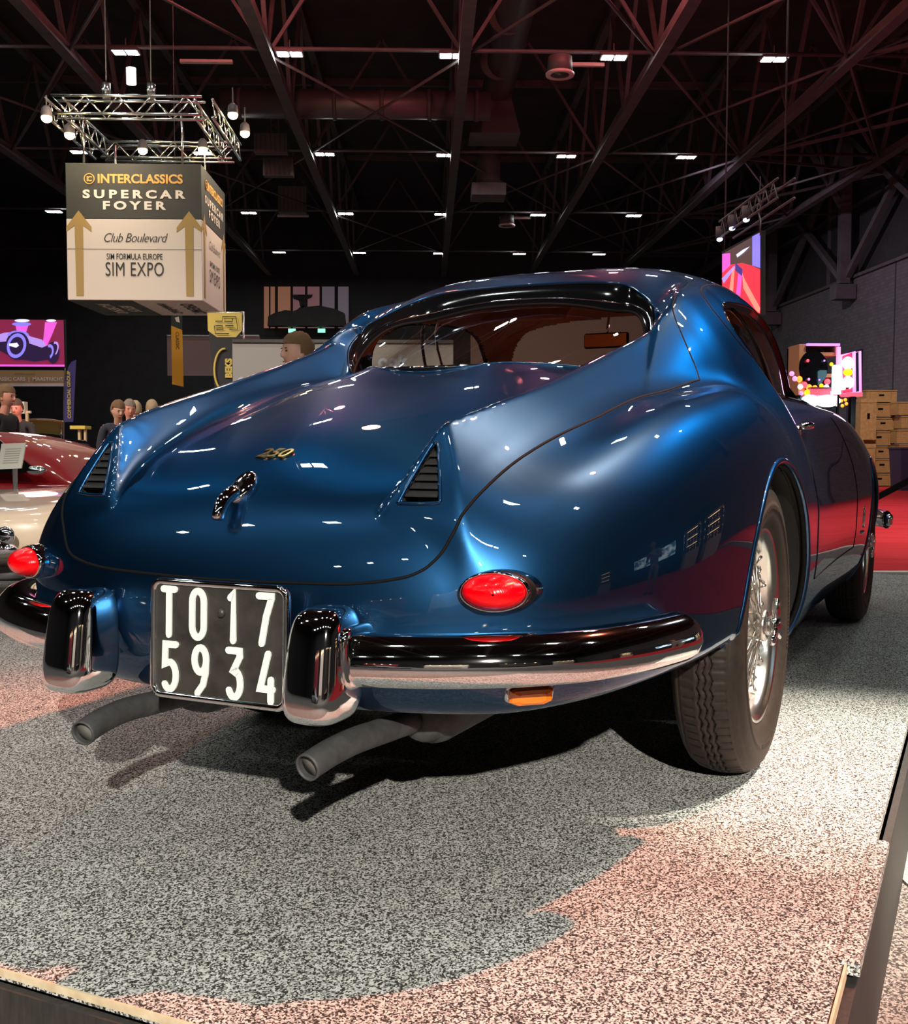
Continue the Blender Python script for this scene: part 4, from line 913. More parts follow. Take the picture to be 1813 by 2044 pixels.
# ---- high-bay lights: pairs of square LED heads
def make_light():
    r = thing('high_bay_light', '', 'light', (0, 0, 0), 0, 'paired square LED lights hung in rows under the roof')
    obj('hanger', cyl_bm((0, 0, .05), (0, 0, .30), .015, n=6), M['steel'], r)
    bm = box_bm(0, 0, .04, .56, .32, .06); obj('housing', bm, M['steel'], r, False)
    for sx_ in (-.135, .135):
        bm = bmesh.new(); bmesh.ops.create_grid(bm, x_segments=1, y_segments=1, size=.5, matrix=Matrix.Translation((sx_, 0, .005)) @ Matrix.Rotation(PI, 4, 'X') @ Matrix.Diagonal((.22, .28, 1, 1)))
        o = obj('lamp_face', bm, M['lamp'], r, False)
    return r
L0 = make_light(); first = True
ordn = ['nearest', 'second', 'third', 'fourth', 'fifth', 'sixth', 'seventh']
LX = [-12.85 + 3.34 * j for j in range(7)]
for ri, y in enumerate(ROWS):
    for j, x in enumerate(LX):
        if first: o = L0; first = False
        else: o = copy_tree(L0)
        o.location = (x, y, ZT)
        inview = ri >= 4
        o['label'] = ('paired square LED roof light, %s row away, %s from the hall left side' % (ordn[ri - 4], ordn[j])) if inview else 'paired square LED roof light, %s row back overhead, %s from the hall left side' % (ordn[max(0, 3 - ri)], ordn[j])
# ---- battens, ceiling speakers, ducts
for px, py, lb in ((412, 123, 'above the hanging sign'), (1155, 129, 'above the round ceiling speaker'), (585, 431, 'left of the car roof, under the far roof'), (1028, 435, 'in the far roof over the car')):
    d = (ZT - .75) * FPX / (889 - py); p = px2w(px, py, d); w = 105 / FPX * 22.8
    tag(obj('batten_fitting', bar_bm((p.x - w / 2, p.y, p.z), (p.x + w / 2, p.y, p.z), .09, .07), M['pinkhouse'], None, False), 'unlit pale batten light fitting ' + lb, 'light fitting')
for px, py, d, lb in ((1118, 150, 22, 'nearest'), (1012, 451, 38, 'far')):
    p = px2w(px, py, d); o = thing('ceiling_speaker', 'round white-rimmed ceiling speaker, the %s one of two under the duct' % lb, 'speaker', p)
    obj('speaker_rim', lathe_bm([(.20, 0), (.28, -.02), (.29, .03), (.2, .10)], 28), M['pinkhouse'], o); obj('speaker_cone', lathe_bm([(.19, -.005), (.02, .05)], 20), M['duct'], o); obj('speaker_can', lathe_bm([(.26, .03), (.24, .35), (.1, .4)], 20), M['steel'], o)
dct = thing('ventilation_duct', 'round sheet metal ventilation duct running down the hall over the car', 'duct', (1.7, 0, 0))
bm = cyl_bm((.35, 6, 10.4), (.2, 30, 10.4), .42, n=24); obj('duct_run', bm, M['duct'], dct)
for k in range(8): obj('duct_collar', cyl_bm((.35 - .04 * k, 7 + 3 * k, 10.4), (.35 - .04 * k, 7.12 + 3 * k, 10.4), .45, n=24), M['steel'], dct)
bm = bmesh.new(); bmesh.ops.create_cone(bm, cap_ends=True, segments=4, radius1=.95, radius2=.55, depth=1.2, matrix=Matrix.Translation((.1, 30.3, 9.7)) @ Matrix.Rotation(PI / 4, 4, 'Z')); obj('duct_hood', bm, M['duct'], dct, False)
obj('duct_drop', cyl_bm((.1, 33, 10.2), (.1, 33, 8.4), .36, n=20), M['steel'], dct); obj('duct_drop_hood', box_bm(.1, 33, 8.3, 1.0, 1.0, .35), M['steel'], dct, False)
dc2 = thing('ventilation_duct', 'round sheet metal duct crossing the hall above the hanging sign', 'duct', (0, 28.5, 0))
obj('duct_run', cyl_bm((-5.2, 0, 9.45), (1.6, 0, 9.45), .36, n=22), M['duct'], dc2)
for k in range(6): obj('duct_collar', cyl_bm((-4.8 + 1.2 * k, 0, 9.45), (-4.7 + 1.2 * k, 0, 9.45), .39, n=22), M['steel'], dc2)
for px, py, w, h, d, lb in ((540, 285, 66, 38, 30, 'upper'), (555, 333, 60, 34, 31, 'middle'), (583, 398, 56, 52, 37, 'lower')):
    p = px2w(px, py, d); g = thing('air_grille', 'louvred sheet metal air grille under the roof beside the sign truss, the %s of three' % lb, 'vent', p)
    W_, H_ = w / FPX * d, h / FPX * d; box('grille_box', (0, .15, 0), (W_, .3, H_), M['duct'], g)
    obj('grille_hanger', cyl_bm((0, .15, H_ / 2), (0, .15, ZC - p.z), .02, n=6), M['steel'], g)
    for k in range(7): box('grille_slat', (-W_ / 2 + W_ * (k + .5) / 7, -.02, 0), (W_ * .03, .04, H_ * .9), M['steel'], g)
# ---- hanging box sign and its lighting truss
M['signgrey'] = mat('dark_olive_sign_print', (.055, .055, .048), .6)
M['signwhite'] = mat('white_sign_print', (.82, .72, .64), .6)
M['signgold'] = mat('gold_sign_print', (.46, .30, .10), .6)
M['signtext'] = mat('cream_sign_lettering', (.92, .82, .72), .6)
M['signorange'] = mat('orange_gold_lettering', (.85, .47, .12), .6)
M['ink'] = mat('black_ink', (.03, .035, .035), .6)
DS = 16.5; p = px2w(130, 325, DS); SXl = p.x; SW_, SH_ = 270 / FPX * DS, 271 / FPX * DS; SZ1 = p.z; SY = p.y; SD = 1.95
sg = thing('hanging_box_sign', 'white and dark grey cube sign hung from a truss, with gold arrows and event lettering', 'sign', (SXl + SW_ / 2, SY + SD / 2, SZ1 - SH_))
hw_, hd_ = SW_ / 2, SD / 2; DKH = .405 * SH_
box('sign_body', (0, 0, (SH_ - DKH) / 2), (SW_, SD, SH_ - DKH), M['signwhite'], sg, .01)
box('sign_header', (0, 0, SH_ - DKH / 2), (SW_, SD, DKH), M['signgrey'], sg, .01)
def face_front(v, off=.008): return Vector((v[0], -hd_ - off, v[1]))
def face_right(v, off=.008): return Vector((hw_ + off, v[0], v[1]))
def face_under(v, off=.008): return Vector((v[0], v[1], -off))
def sign_face(F, W, kind):
    T = lambda nm, tx, sz, u, v, m, **k: text_mesh(nm, tx, sz, m, sg, (lambda c: F((c.x + u, c.y + v))), **k)
    k = W / SW_
    T('sign_lettering', 'INTERCLASSICS', .185 * k, .10 * k, SH_ * .884, M['signorange'], bold=.006, spacing=1.0, sx=1.0)
    T('sign_lettering', 'SUPERCAR', .165 * k, 0, SH_ * .772, M['signtext'], bold=.007, spacing=1.5, sx=1.42)
    T('sign_lettering', 'FOYER', .165 * k, 0, SH_ * .690, M['signtext'], bold=.007, spacing=1.5, sx=1.42)
    T('sign_lettering', 'Club Boulevard', .195 * k, 0, SH_ * .455, M['ink'], shear=.35, bold=-.002, spacing=.92, sx=.85)
    T('sign_lettering', 'SIM FORMULA EUROPE', .125 * k, 0, SH_ * .318, M['ink'], bold=.001, spacing=1.0, sx=.66)
    T('sign_lettering', 'SIM EXPO', .30 * k, 0, SH_ * .222, M['ink'], bold=.0, spacing=1.06, sx=.66)
    c0 = (-.66 * k, SH_ * .884)
    bm = tube_bm([F((c0[0] + .075 * k * math.cos(a), c0[1] + .075 * math.sin(a))) for a in [2 * PI * q / 20 for q in range(20)]], .010, 6, True); obj('sign_emblem', bm, M['signorange'], sg)
    T('sign_lettering', 'IC', .10 * k, c0[0], c0[1], M['signorange'], bold=.004, spacing=.7)
    for s_ in (-1, 1):
        cu = s_ * .407 * W - (.0 if s_ < 0 else 0)
        prs = [(-.028, .03), (.028, .03), (.032, .545), (.095, .50), (.095, .535), (0, .655), (-.095, .535), (-.095, .50), (-.032, .545)]
        bm = bmesh.new(); f1 = [bm.verts.new(F((cu + u * W * .98, v * SH_), .005)) for u, v in prs]; bm.faces.new(f1[:3] + f1[-1:]); bm.faces.new(f1[2:]) ; obj('sign_arrow', bm, M['signgold'], sg, False)
sign_face(face_front, SW_, 0); sign_face(face_right, SD, 1)
bm = bmesh.new(); bm.faces.new([bm.verts.new(face_under(v, .004)) for v in ((-hw_, -hd_), (-hw_, hd_), (-hw_ * .05, hd_), (-hw_ * .05, -hd_))]); obj('sign_underside_header', bm, M['signgrey'], sg, False)
U = lambda tx, sz, x, m: text_mesh('sign_lettering', tx, sz, m, sg, (lambda c: face_under((x + c.y, -c.x), .010)), bold=.006)
U('SUPERCAR', .26, -.62, M['signtext']); U('FOYER', .26, -.34, M['signtext']); U('Club Boulevard', .20, .30, M['ink']); U('SIM EXPO', .28, .66, M['ink'])
box('sign_seam', (0, -hd_ - .004, SH_ * .375), (SW_, .004, .004), M['duct'], sg)
tr = thing('lighting_truss', 'square aluminium lighting truss hung above the cube sign', 'truss', (0, 0, 0))
TZ = SZ1 + 1.02; a0 = px2w(108, 205, 16.2); a1 = px2w(405, 198, 16.2); TX0, TX1, TY0 = a0.x, a1.x, a0.y; TY1 = TY0 + 2.45; TZ = a0.z - .06
def truss_seg(p0, p1):
    p0, p1 = Vector(p0), Vector(p1); dr = (p1 - p0).normalized(); sd = Vector((0, 0, 1)).cross(dr) * .13
    for o_ in (sd, -sd):
        for z_ in (-.13, .13): obj('truss_chord', cyl_bm(p0 + o_ + Vector((0, 0, z_)), p1 + o_ + Vector((0, 0, z_)), .022, n=8), M['alu'], tr)
    n_ = int((p1 - p0).length / .22); 
    for k in range(n_):
        a_, b_ = p0 + (p1 - p0) * (k / n_), p0 + (p1 - p0) * ((k + 1) / n_); z0 = -.13 if k % 2 else .13
        for o_ in (sd, -sd): obj('truss_lacing', cyl_bm(a_ + o_ + Vector((0, 0, z0)), b_ + o_ + Vector((0, 0, -z0)), .011, n=5), M['alu'], tr)
cs = [(TX0, TY0, TZ), (TX1, TY0, TZ), (TX1, TY1, TZ), (TX0, TY1, TZ)]
for k in range(4): truss_seg(cs[k], cs[(k + 1) % 4])
for fx in (.12, .85):
    for fy in (.06, .94): obj('drop_rod', cyl_bm((SXl + SW_ * fx, SY + SD * fy, SZ1 - .02), (SXl + SW_ * fx, SY + SD * fy, TZ), .018, n=6), M['alu'], tr)
for sx_ in (.35, .65): obj('hoist', cyl_bm((TX0 + (TX1 - TX0) * sx_, TY0, TZ + .13), (TX0 + (TX1 - TX0) * sx_, TY0, TZ + .35), .06, n=10), M['alu'], tr); obj('hoist_chain', cyl_bm((TX0 + (TX1 - TX0) * sx_, TY0, TZ + .3), (TX0 + (TX1 - TX0) * sx_, TY0, ZT), .010, n=5), M['steel'], tr)
M['bulb'] = mat('warm_flood_lamp', (1, 1, 1), .5, emis=(1, .78, .30), estr=45)
for q, (px, py, lb) in enumerate(((93, 233, 'outermost, by the near corner of the truss'), (139, 267, 'just above the near upper corner of the cube sign'), (285, 298, 'over the middle of the cube sign'), (405, 296, 'over the lettered corner of the cube sign'), (465, 227, 'upper one beyond the far end of the truss'), (489, 264, 'lower one beyond the far end of the truss'))):
    d = (16.0, 16.8, 18.3, 18.3, 17.0, 18.0)[q]; p = px2w(px, py, d)
    fl = thing('flood_lamp', 'small warm glowing flood lamp, ' + lb, 'lamp', p, 0, 'warm flood lamps on the sign truss')
    obj('lamp_can', lathe_bm([(.03, .16), (.07, .12), (.085, .02), (.075, .0)], 16), M['steel'], fl); obj('lamp_bulb', superbox((0, 0, -.02), (.078, .078, .065), 1, 1, 8, 12), M['bulb'], fl)
    obj('lamp_arm', cyl_bm((0, 0, .12), (0, 0, TZ - p.z + .1 if TZ > p.z else .4), .012, n=5), M['steel'], fl)
pl_ = bpy.data.lights.new('sign_flood', 'POINT'); pl_.energy = 110; pl_.color = (1, .80, .55); pl_.shadow_soft_size = .1
for x_, y_ in ((SXl + .6, SY - 1.1), (SXl + SW_ + 1.1, SY + 1.0)):
    o = bpy.data.objects.new('sign_flood', pl_); C.objects.link(o); o.location = (x_, y_, TZ - .35)
o = bpy.data.objects.new('hall_wash', bpy.data.lights.new('hall_wash', 'POINT')); C.objects.link(o); o.location = (-5, SY - 3, 1.5); o.data.energy = 35; o.data.color = (1, .45, .40); o.data.shadow_soft_size = .3  # reddish fill added from below, with no lamp standing here
ch = thing('work_lamp', 'bright white lamp hanging over the truss above the cube sign', 'lamp', px2w(262, 152, 17.0))
obj('lamp_body', cyl_bm((0, 0, -.12), (0, 0, .12), .075, n=12), mat('bright_lamp_body', (1, 1, 1), emis=(1, 1, .95), estr=6), ch)
#@@BACK
# ================================================================ BACKGROUND: screens, flags, panels
def quad(name, pts, m, parent=None, th=.0):
    bm = bmesh.new(); bm.faces.new([bm.verts.new(Vector(p)) for p in pts]); o = obj(name, bm, m, parent, False)
    if th: md = o.modifiers.new('t', 'SOLIDIFY'); md.thickness = th
    return o
def emat(name, col, e=1.0): return mat(name, col, .6, emis=col, estr=e)
class Flat:
    """flat print in the plane facing the viewer, addressed in photo pixels at one depth"""
    def __init__(s, d, parent): s.d, s.p, s.k = d, parent, 0
    def P(s, x, y, off=0): return px2w(x, y, s.d - off) - Vector(s.p.location)
    def poly(s, name, pts, m, off=None):
        s.k += 1; o = off if off is not None else .004 * s.k
        return quad(name, [s.P(x, y, o) for x, y in pts], m, s.p)
    def ell(s, name, cx, cy, rx, ry, m, a0=0, a1=360, rin=None, rot=0):
        s.k += 1; n = 28; T = [math.radians(a0 + (a1 - a0) * k / n) for k in range(n + 1)]; cr, sr = math.cos(math.radians(rot)), math.sin(math.radians(rot))
        def q(t, f): x, y = rx * f * math.cos(t), -ry * f * math.sin(t); return s.P(cx + x * cr - y * sr, cy + x * sr + y * cr, .004 * s.k)
        f = rin if rin is not None else .01
        return obj(name, grid_bm([[tuple(q(t, 1)) for t in T], [tuple(q(t, f)) for t in T]]), m, s.p, False)
E_mag = emat('backlit_magenta_print', (.22, .015, .06), .9); E_pnk = emat('backlit_pink_print', (.75, .10, .62), 1.0); E_vio = emat('backlit_violet_print', (.25, .20, .95), 1.0)
E_lil = emat('backlit_lilac_print', (.50, .32, .90), .8); E_drk = emat('backlit_dark_print', (.03, .012, .06), .6); E_wht = emat('backlit_white_print', (.70, .70, 1.0), 1.2)
ps = px2w(30, 735, 34)
sc = thing('event_screen', 'large magenta backlit screen with a violet vintage racing car, over the far crowd', 'screen', ps); F_ = Flat(34, sc)
box('screen_box', tuple((F_.P(-40, 637) + F_.P(128, 733)) / 2 + Vector((0, .12, 0))), (168 / FPX * 34, .16, 96 / FPX * 34), M['dark'], sc)
F_.poly('screen_print', [(-124, 637), (127, 639), (129, 732), (-124, 731)], E_mag, .05); F_.k = 14
F_.poly('screen_print', [(90, 643), (114, 643), (104, 668), (94, 690), (86, 682)], E_pnk); F_.poly('screen_print', [(30, 645), (58, 645), (52, 664), (34, 664)], E_pnk)
F_.ell('screen_print', 44, 640, 15, 3, E_wht); F_.ell('screen_print', 102, 640, 10, 2.5, E_wht); F_.ell('screen_print', 43, 647, 19, 4, E_vio)
F_.poly('screen_print', [(-20, 690), (0, 700), (30, 716), (70, 722), (110, 716), (116, 700), (90, 690), (60, 676), (20, 668), (-20, 670)], E_drk)
F_.poly('screen_print', [(-20, 672), (10, 664), (40, 662), (62, 672), (84, 678), (93, 690), (84, 694), (60, 686), (30, 680), (-20, 684)], E_lil)
F_.ell('screen_print', 35, 690, 24, 29, E_drk); F_.ell('screen_print', 33, 690, 19, 25, E_vio, rin=.72, rot=14); F_.ell('screen_print', 36, 670, 22, 10, E_vio, 0, 180, .7)
F_.poly('screen_print', [(18, 686), (34, 684), (38, 690), (32, 694), (18, 690)], E_wht)
F_.ell('screen_print', 106, 704, 13, 22, E_drk); F_.ell('screen_print', 98, 702, 9, 15, E_vio, -60, 120, .6, 10); F_.ell('screen_print', 107, 698, 9, 17, E_lil, -30, 120, .72, 20)
F_.poly('screen_print', [(-124, 727), (129, 728), (129, 732), (-124, 731)], E_pnk)
ps = px2w(30, 771, 33)
bn = thing('sponsor_banner', 'gold banner with pale lettering and white foot, right below the racing car screen', 'banner', ps); F_ = Flat(33, bn)
G1 = mat('gold_banner', (.50, .29, .13), .7); W1 = mat('pale_banner_white', (.80, .62, .62), .7)
a_ = F_.P(-124, 739); b_ = F_.P(129, 771); box('banner_body', tuple((a_ + b_) / 2), (b_.x - a_.x, .08, a_.z - b_.z), G1, bn); F_.k = 14
F_.poly('banner_foot', [(-124, 765), (129, 765), (129, 771), (-124, 771)], W1)
def lett(F, tx, px, py, hpx, m, par, align='CENTER', rot=0, bold=.0, sp=1.0, off=.09, wpx=None):
    k = F.d / FPX; base = F.P(px, py, off); r = Vector((math.cos(rot), 0, math.sin(rot))); u = Vector((-math.sin(rot), 0, math.cos(rot)))
    return text_mesh('lettering', tx, hpx * k * 1.35, m, par, lambda c: base + r * c.x + u * c.y, bold=bold * k, align=align, spacing=sp)
lett(F_, 'INTERCLASSICS', 50, 747, 3.6, M['ink'], bn, sp=1.2); lett(F_, 'CLASSIC CARS  |  MAASTRICHT', 127, 757, 7.5, W1, bn, 'RIGHT', bold=.3)
ps = px2w(140, 844, 20); fg = thing('feather_flag', 'violet blue feather flag with yellow upright lettering beside the screen', 'flag', ps); F_ = Flat(20, fg); VB = mat('violet_flag_cloth', (.10, .07, .30), .8); YL = mat('yellow_flag_lettering', (.80, .62, .15), .7)
fo = F_.poly('flag_cloth', [(128, 842), (146, 842), (150, 760), (152, 718), (143, 722), (136, 732), (132, 752), (129, 790)], VB, .02); fo.modifiers.new('t', 'SOLIDIFY').thickness = .01
obj('flag_pole', tube_bm([F_.P(130, 735, 0) + Vector((0, 0, 0)), F_.P(128, 790, 0), F_.P(127, 900, 0), F_.P(127, 1005, 0)], .015, 6), M['steel'], fg)
lett(F_, 'COMMERCIAL GROUP', 138, 788, 7.0, YL, fg, rot=PI / 2, bold=.35, off=.05)
ps = px2w(353, 768, 21); yb = thing('hanging_banner', 'narrow yellow banner with black top hanging below the cube sign', 'banner', ps); F_ = Flat(21, yb); YO = mat('yellow_banner_cloth', (.80, .38, .03), .7)
for nm, pts, m in (('banner_cloth', [(342, 650), (364, 659), (366.5, 772), (344, 767)], YO), ('banner_top', [(342, 628), (364, 628), (364, 659), (342, 650)], M['ink'])):
    o = F_.poly(nm, pts, m, .02); o.modifiers.new('t', 'SOLIDIFY').thickness = .01
obj('banner_cord', cyl_bm(F_.P(353, 628), F_.P(353, 628) + Vector((0, 0, ZC - 3.3)), .008, n=5), M['steel'], yb); lett(F_, 'CLASSIC', 354, 680, 7, M['ink'], yb, rot=-PI / 2, off=.05); F_.k = 10; F_.poly('banner_emblem', [(349, 634), (357, 632), (359, 644), (352, 642)], M['signwhite'])
ps = px2w(455, 790, 13.5); bf = thing('exhibitor_flag', 'black flag with gold shield emblem and upright gold lettering, in front of the grey panels', 'flag', ps); F_ = Flat(13.5, bf); BK = mat('charcoal_flag_cloth', (.035, .032, .035), .8); GF = mat('gold_flag_print', (.72, .52, .11), .6)
o = F_.poly('flag_cloth', [(414, 625), (484, 625), (478, 690), (470, 800), (432, 800), (420, 690)], BK, .02); o.modifiers.new('t', 'SOLIDIFY').thickness = .01; F_.k = 8
F_.poly('flag_shield', [(414, 624), (483, 624), (483, 660), (471, 673), (433, 673), (415, 660)], GF)
for pth in ([(430, 641), (444, 641), (444, 632), (471, 632), (475, 657), (458, 657)], [(430, 650), (444, 650), (446, 657), (432, 657)], [(448, 641), (464, 642), (464, 636)], [(428, 650), (430, 666), (457, 666)], [(450, 650), (466, 650)]):
    obj('shield_line', tube_bm([F_.P(x, y, .07) for x, y in pth], .006, 4), M['ink'], bf)
lett(F_, 'BEKS', 457, 735, 13, GF, bf, rot=PI / 2, bold=1.0, off=.06); obj('flag_ring', tube_bm([F_.P(448 - 20 * math.sin(t) , 738 - 42 * math.cos(t), .06) for t in np.linspace(-.1, PI + .3, 14)], .014, 5), GF, bf)
obj('flag_pole', cyl_bm(F_.P(486, 622), F_.P(490, 1050), .014, n=6), M['alu'], bf); obj('flag_arm', cyl_bm(F_.P(486, 624), F_.P(414, 624), .010, n=6), M['alu'], bf)
# grey partition walls
PG = mat('pale_grey_partition', (.42, .39, .36), .7); PP = mat('rosy_grey_partition', (.20, .13, .13), .7)
def panel_wall(px0, px1, py0, py1, d, m, label, frame=True):
    a_, b_ = px2w(px0, py0, d), px2w(px1, py1, d); z1 = a_.z; z0 = FLOOR_Z
    t = thing('partition_wall', label, 'wall panel', ((a_.x + b_.x) / 2, a_.y, z0)); W_ = b_.x - a_.x
    box('panel', (0, 0, (z1 + (b_.z if frame is None else z0)) / 2 - z0), (W_, .06, z1 - (b_.z if frame is None else z0)), m, t)
    box('top_rail', (0, -.01, z1 - z0 + .01), (W_, .08, .03), M['alu'], t); return t, W_, z1
tw, W_, z1_ = panel_wall(465, 905, 683, 850, 10.6, PG, 'long pale grey partition wall behind the blue coupe, with white lettering seen through the rear window')
M['whitelet'] = mat('pale_blue_lettering', (.62, .70, .80), .6)
fk = Flat(10.52, tw); fk.p = tw; lett(fk, 'ook', 812, 722, 26, M['whitelet'], tw, 'RIGHT', bold=1.5, off=.30); lett(fk, 'O', 482, 762, 15, M['whitelet'], tw, bold=1, off=.30)
panel_wall(334, 423, 671, 750, 24, PP, 'rosy grey partition beside the yellow hanging banner', None)
panel_wall(480, 518, 671, 700, 24.4, PP, 'short rosy grey partition behind the black and gold flag', None)
brn = mat('brown_haze_panel', (.16, .085, .065), .6); panel_wall(940, 1345, 612, 850, 12.5, brn, 'dull brown panel standing in for the haze seen through the coupe windows')  # brown colour stands in for haze reflected in the rear glass
sm = thing('small_emblem_flag', 'small yellow shield flag seen through the coupe rear window', 'flag', px2w(990, 720, 11.5)); F_ = Flat(11.5, sm); o = F_.poly('flag_cloth', [(972, 683), (1003, 680), (1004, 712), (998, 720), (982, 720), (973, 714)], GF, .03); o.modifiers.new('t', 'SOLIDIFY').thickness = .01
lett(F_, 'GT\nCLUB', 989, 700, 7, M['ink'], sm, off=.06); obj('flag_pole', cyl_bm(F_.P(1006, 676), F_.P(1006, 1090), .010, n=6), M['alu'], sm)
# far wall: lit show window with a car inside, light strips, exit signs
E_or = emat('amber_lit_pane', (.28, .12, .07), .55); E_ro = emat('rose_lit_pane', (.22, .10, .11), .5); E_mv = emat('mauve_lit_pane', (.14, .105, .13), .5)
sw2 = thing('show_window', 'dim lit show window high on the far wall with a dark gull-wing car inside', 'window', px2w(615, 681, 51.4)); F_ = Flat(51.4, sw2)
a_ = F_.P(523, 565); b_ = F_.P(706, 683); box('window_box', tuple((a_ + b_) / 2 + Vector((0, .3, 0))), (b_.x - a_.x, .5, a_.z - b_.z), M['ceil'], sw2)
for k, (x0, x1) in enumerate(((527, 537), (540, 549), (555, 580), (585, 609), (614, 638), (643, 668), (675, 696))):
    F_.k = 1; F_.poly('window_pane', [(x0, 572), (x1, 572), (x1, 655), (x0, 655)], (E_or, E_or, E_or, E_ro, E_ro, E_mv, E_mv)[k], .25)
o = F_.poly('display_car', [(537, 653), (538, 635), (550, 628), (572, 622), (588, 624), (612, 616), (640, 613), (672, 620), (689, 628), (692, 653)], M['ceil'], .5)
o.modifiers.new('t', 'SOLIDIFY').thickness = .4
for pts in ([(584, 588), (625, 588), (622, 594), (604, 602), (586, 597)], [(596, 598), (612, 600), (613, 622), (602, 622)], [(585, 624), (606, 608), (608, 612), (590, 627)]): F_.poly('raised_door', pts, M['ceil'], .5)
for px_ in (561, 661): F_.ell('display_headlamp', px_, 640, 6, 4, M['duct'])
for k, (px_, lb) in enumerate(((583, 'on the side nearer the flags'), (642, 'nearer the coupe roof'))):
    p = px2w(px_, 660, 50.9); ex = thing('exit_sign', 'small green exit sign below the show window, ' + lb, 'sign', p); box('sign_face', (0, 0, 0), (.34, .03, .18), emat('green_exit_glow', (.25, 1, .55), 1.6), ex); box('sign_back', (0, .04, 0), (.34, .05, .2), M['steel'], ex)
    obj('sign_stem', cyl_bm((0, .04, .1), (0, .04, .8), .01, n=5), M['steel'], ex)
E_st = emat('dim_orange_strip', (.30, .10, .07), .7)
for x0, x1, lb in ((455, 525, 'left of the show window'), (535, 697, 'above the show window'), (718, 880, 'above the coupe roof')):
    tag(obj('light_strip', bar_bm(px2w(x0, 545, 51.9), px2w(x1, 548, 51.9), .05, .12), E_st, None, False), 'thin dim orange light strip on the far wall ' + lb, 'light strip')
for x0, x1, y0, y1, d, lb in ((60, 340, 500, 900, 44, 'behind the two men'), (1120, 1300, 520, 900, 49, 'beyond the coupe roof')):
    pass
# hanging side screen on the right with its lamp truss
rs = thing('side_screen', 'tall hanging red and violet screen seen edge-on over the coupe roof', 'screen', (5.5, 19, 3.0))
XS = 5.46
def SP(px, py, off=0):                              # point on the plane x = XS
    f = px2w(px, py, 1.0) - Vector(cam.location); t = (XS - off - cam.location.x) / f.x
    return Vector(cam.location) + f * t - Vector(rs.location)
def spoly(pts, m, off): return quad('screen_print', [SP(x, y, off) for x, y in pts], m, rs)
E_red = emat('backlit_red_print', (.85, .03, .06), 1.0); E_sal = emat('backlit_salmon_print', (.90, .28, .20), 1.0); E_blu = emat('backlit_indigo_print', (.05, .035, .25), .9); E_brw = emat('backlit_brown_print', (.09, .045, .04), .8)
TL, TR, BR_, BL_ = (1442, 507), (1518, 464), (1518, 626), (1442, 606)
q = quad('screen_body', [SP(*v) for v in ((1441, 502), (1519, 460), (1519, 629), (1441, 609))], M['dark'], rs); q.modifiers.new('t', 'SOLIDIFY').thickness = -.08
spoly([TL, TR, BR_, BL_], E_brw, .01); spoly([(1502, 472), (1518, 464), (1518, 535), (1502, 530)], E_vio, .015)
spoly([(1442, 507), (1458, 505), (1458, 530), (1442, 545)], E_pnk, .015); spoly([(1442, 545), (1460, 528), (1482, 525), (1500, 530), (1518, 538), (1518, 626), (1442, 606)], E_red, .02)
spoly([(1468, 524), (1482, 537), (1482, 552), (1468, 540)], E_blu, .025); spoly([(1441, 556), (1466, 530), (1468, 534), (1445, 566)], E_lil, .025); spoly([(1482, 545), (1488, 560), (1518, 615), (1516, 625), (1508, 618), (1484, 575)], E_sal, .025)
spoly([(1474, 545), (1482, 550), (1478, 590), (1474, 610), (1468, 604)], E_pnk, .025); spoly([(1462, 538), (1467, 536), (1463, 590), (1455, 585)], E_sal, .025); spoly([(1470, 508), (1484, 498), (1497, 492), (1485, 504), (1472, 514)], E_wht, .03)
for q_ in ((1446, 505), (1516, 463)): obj('screen_cable', cyl_bm(SP(*q_), SP(*q_) + Vector((0, 0, .9)), .008, n=5), M['steel'], rs)
lt = thing('lamp_truss', 'dark truss with three bluish lamps above the hanging red screen', 'truss', (XS - .3, 19, 5))
def LP(px, py): 
    f = px2w(px, py, 1.0) - Vector(cam.location); t = (XS - .35 - cam.location.x) / f.x; return Vector(cam.location) + f * t - Vector(lt.location)
A_, B_ = LP(1436, 475), LP(1552, 395)
for dz in (0, .28):
    for dx in (0, .25): obj('truss_chord', cyl_bm(A_ + Vector((dx, 0, dz)), B_ + Vector((dx, 0, dz)), .022, n=6), M['steel'], lt)
for k in range(16):
    a_, b_ = A_.lerp(B_, k / 16), A_.lerp(B_, (k + 1) / 16); obj('truss_lacing', cyl_bm(a_ + Vector((0, 0, .28 * (k % 2))), b_ + Vector((0, 0, .28 * ((k + 1) % 2))), .010, n=5), M['steel'], lt)
for q_ in (A_, B_): obj('truss_hanger', cyl_bm(q_ + Vector((.1, 0, .2)), q_ + Vector((.1, 0, ZC - 5 - q_.z + .05)), .015, n=5), M['steel'], lt)
obj('truss_cable', tube_bm([LP(1518, 400), LP(1512, 415), LP(1519, 440), LP(1518, 470)], .012, 5), M['duct'], lt)
E_lb = emat('cool_lamp_face', (.45, .55, 1.0), 5)
for k, (x, y) in enumerate(((1437, 478), (1462, 456), (1490, 439))):
    p = LP(x, y); obj('lamp_face', superbox(tuple(p), (.05, .08, .035), 1, 1, 8, 12), E_lb, lt); obj('lamp_can', cyl_bm(p + Vector((0, 0, .02)), p + Vector((0, 0, .22)), .07, n=10), M['steel'], lt)
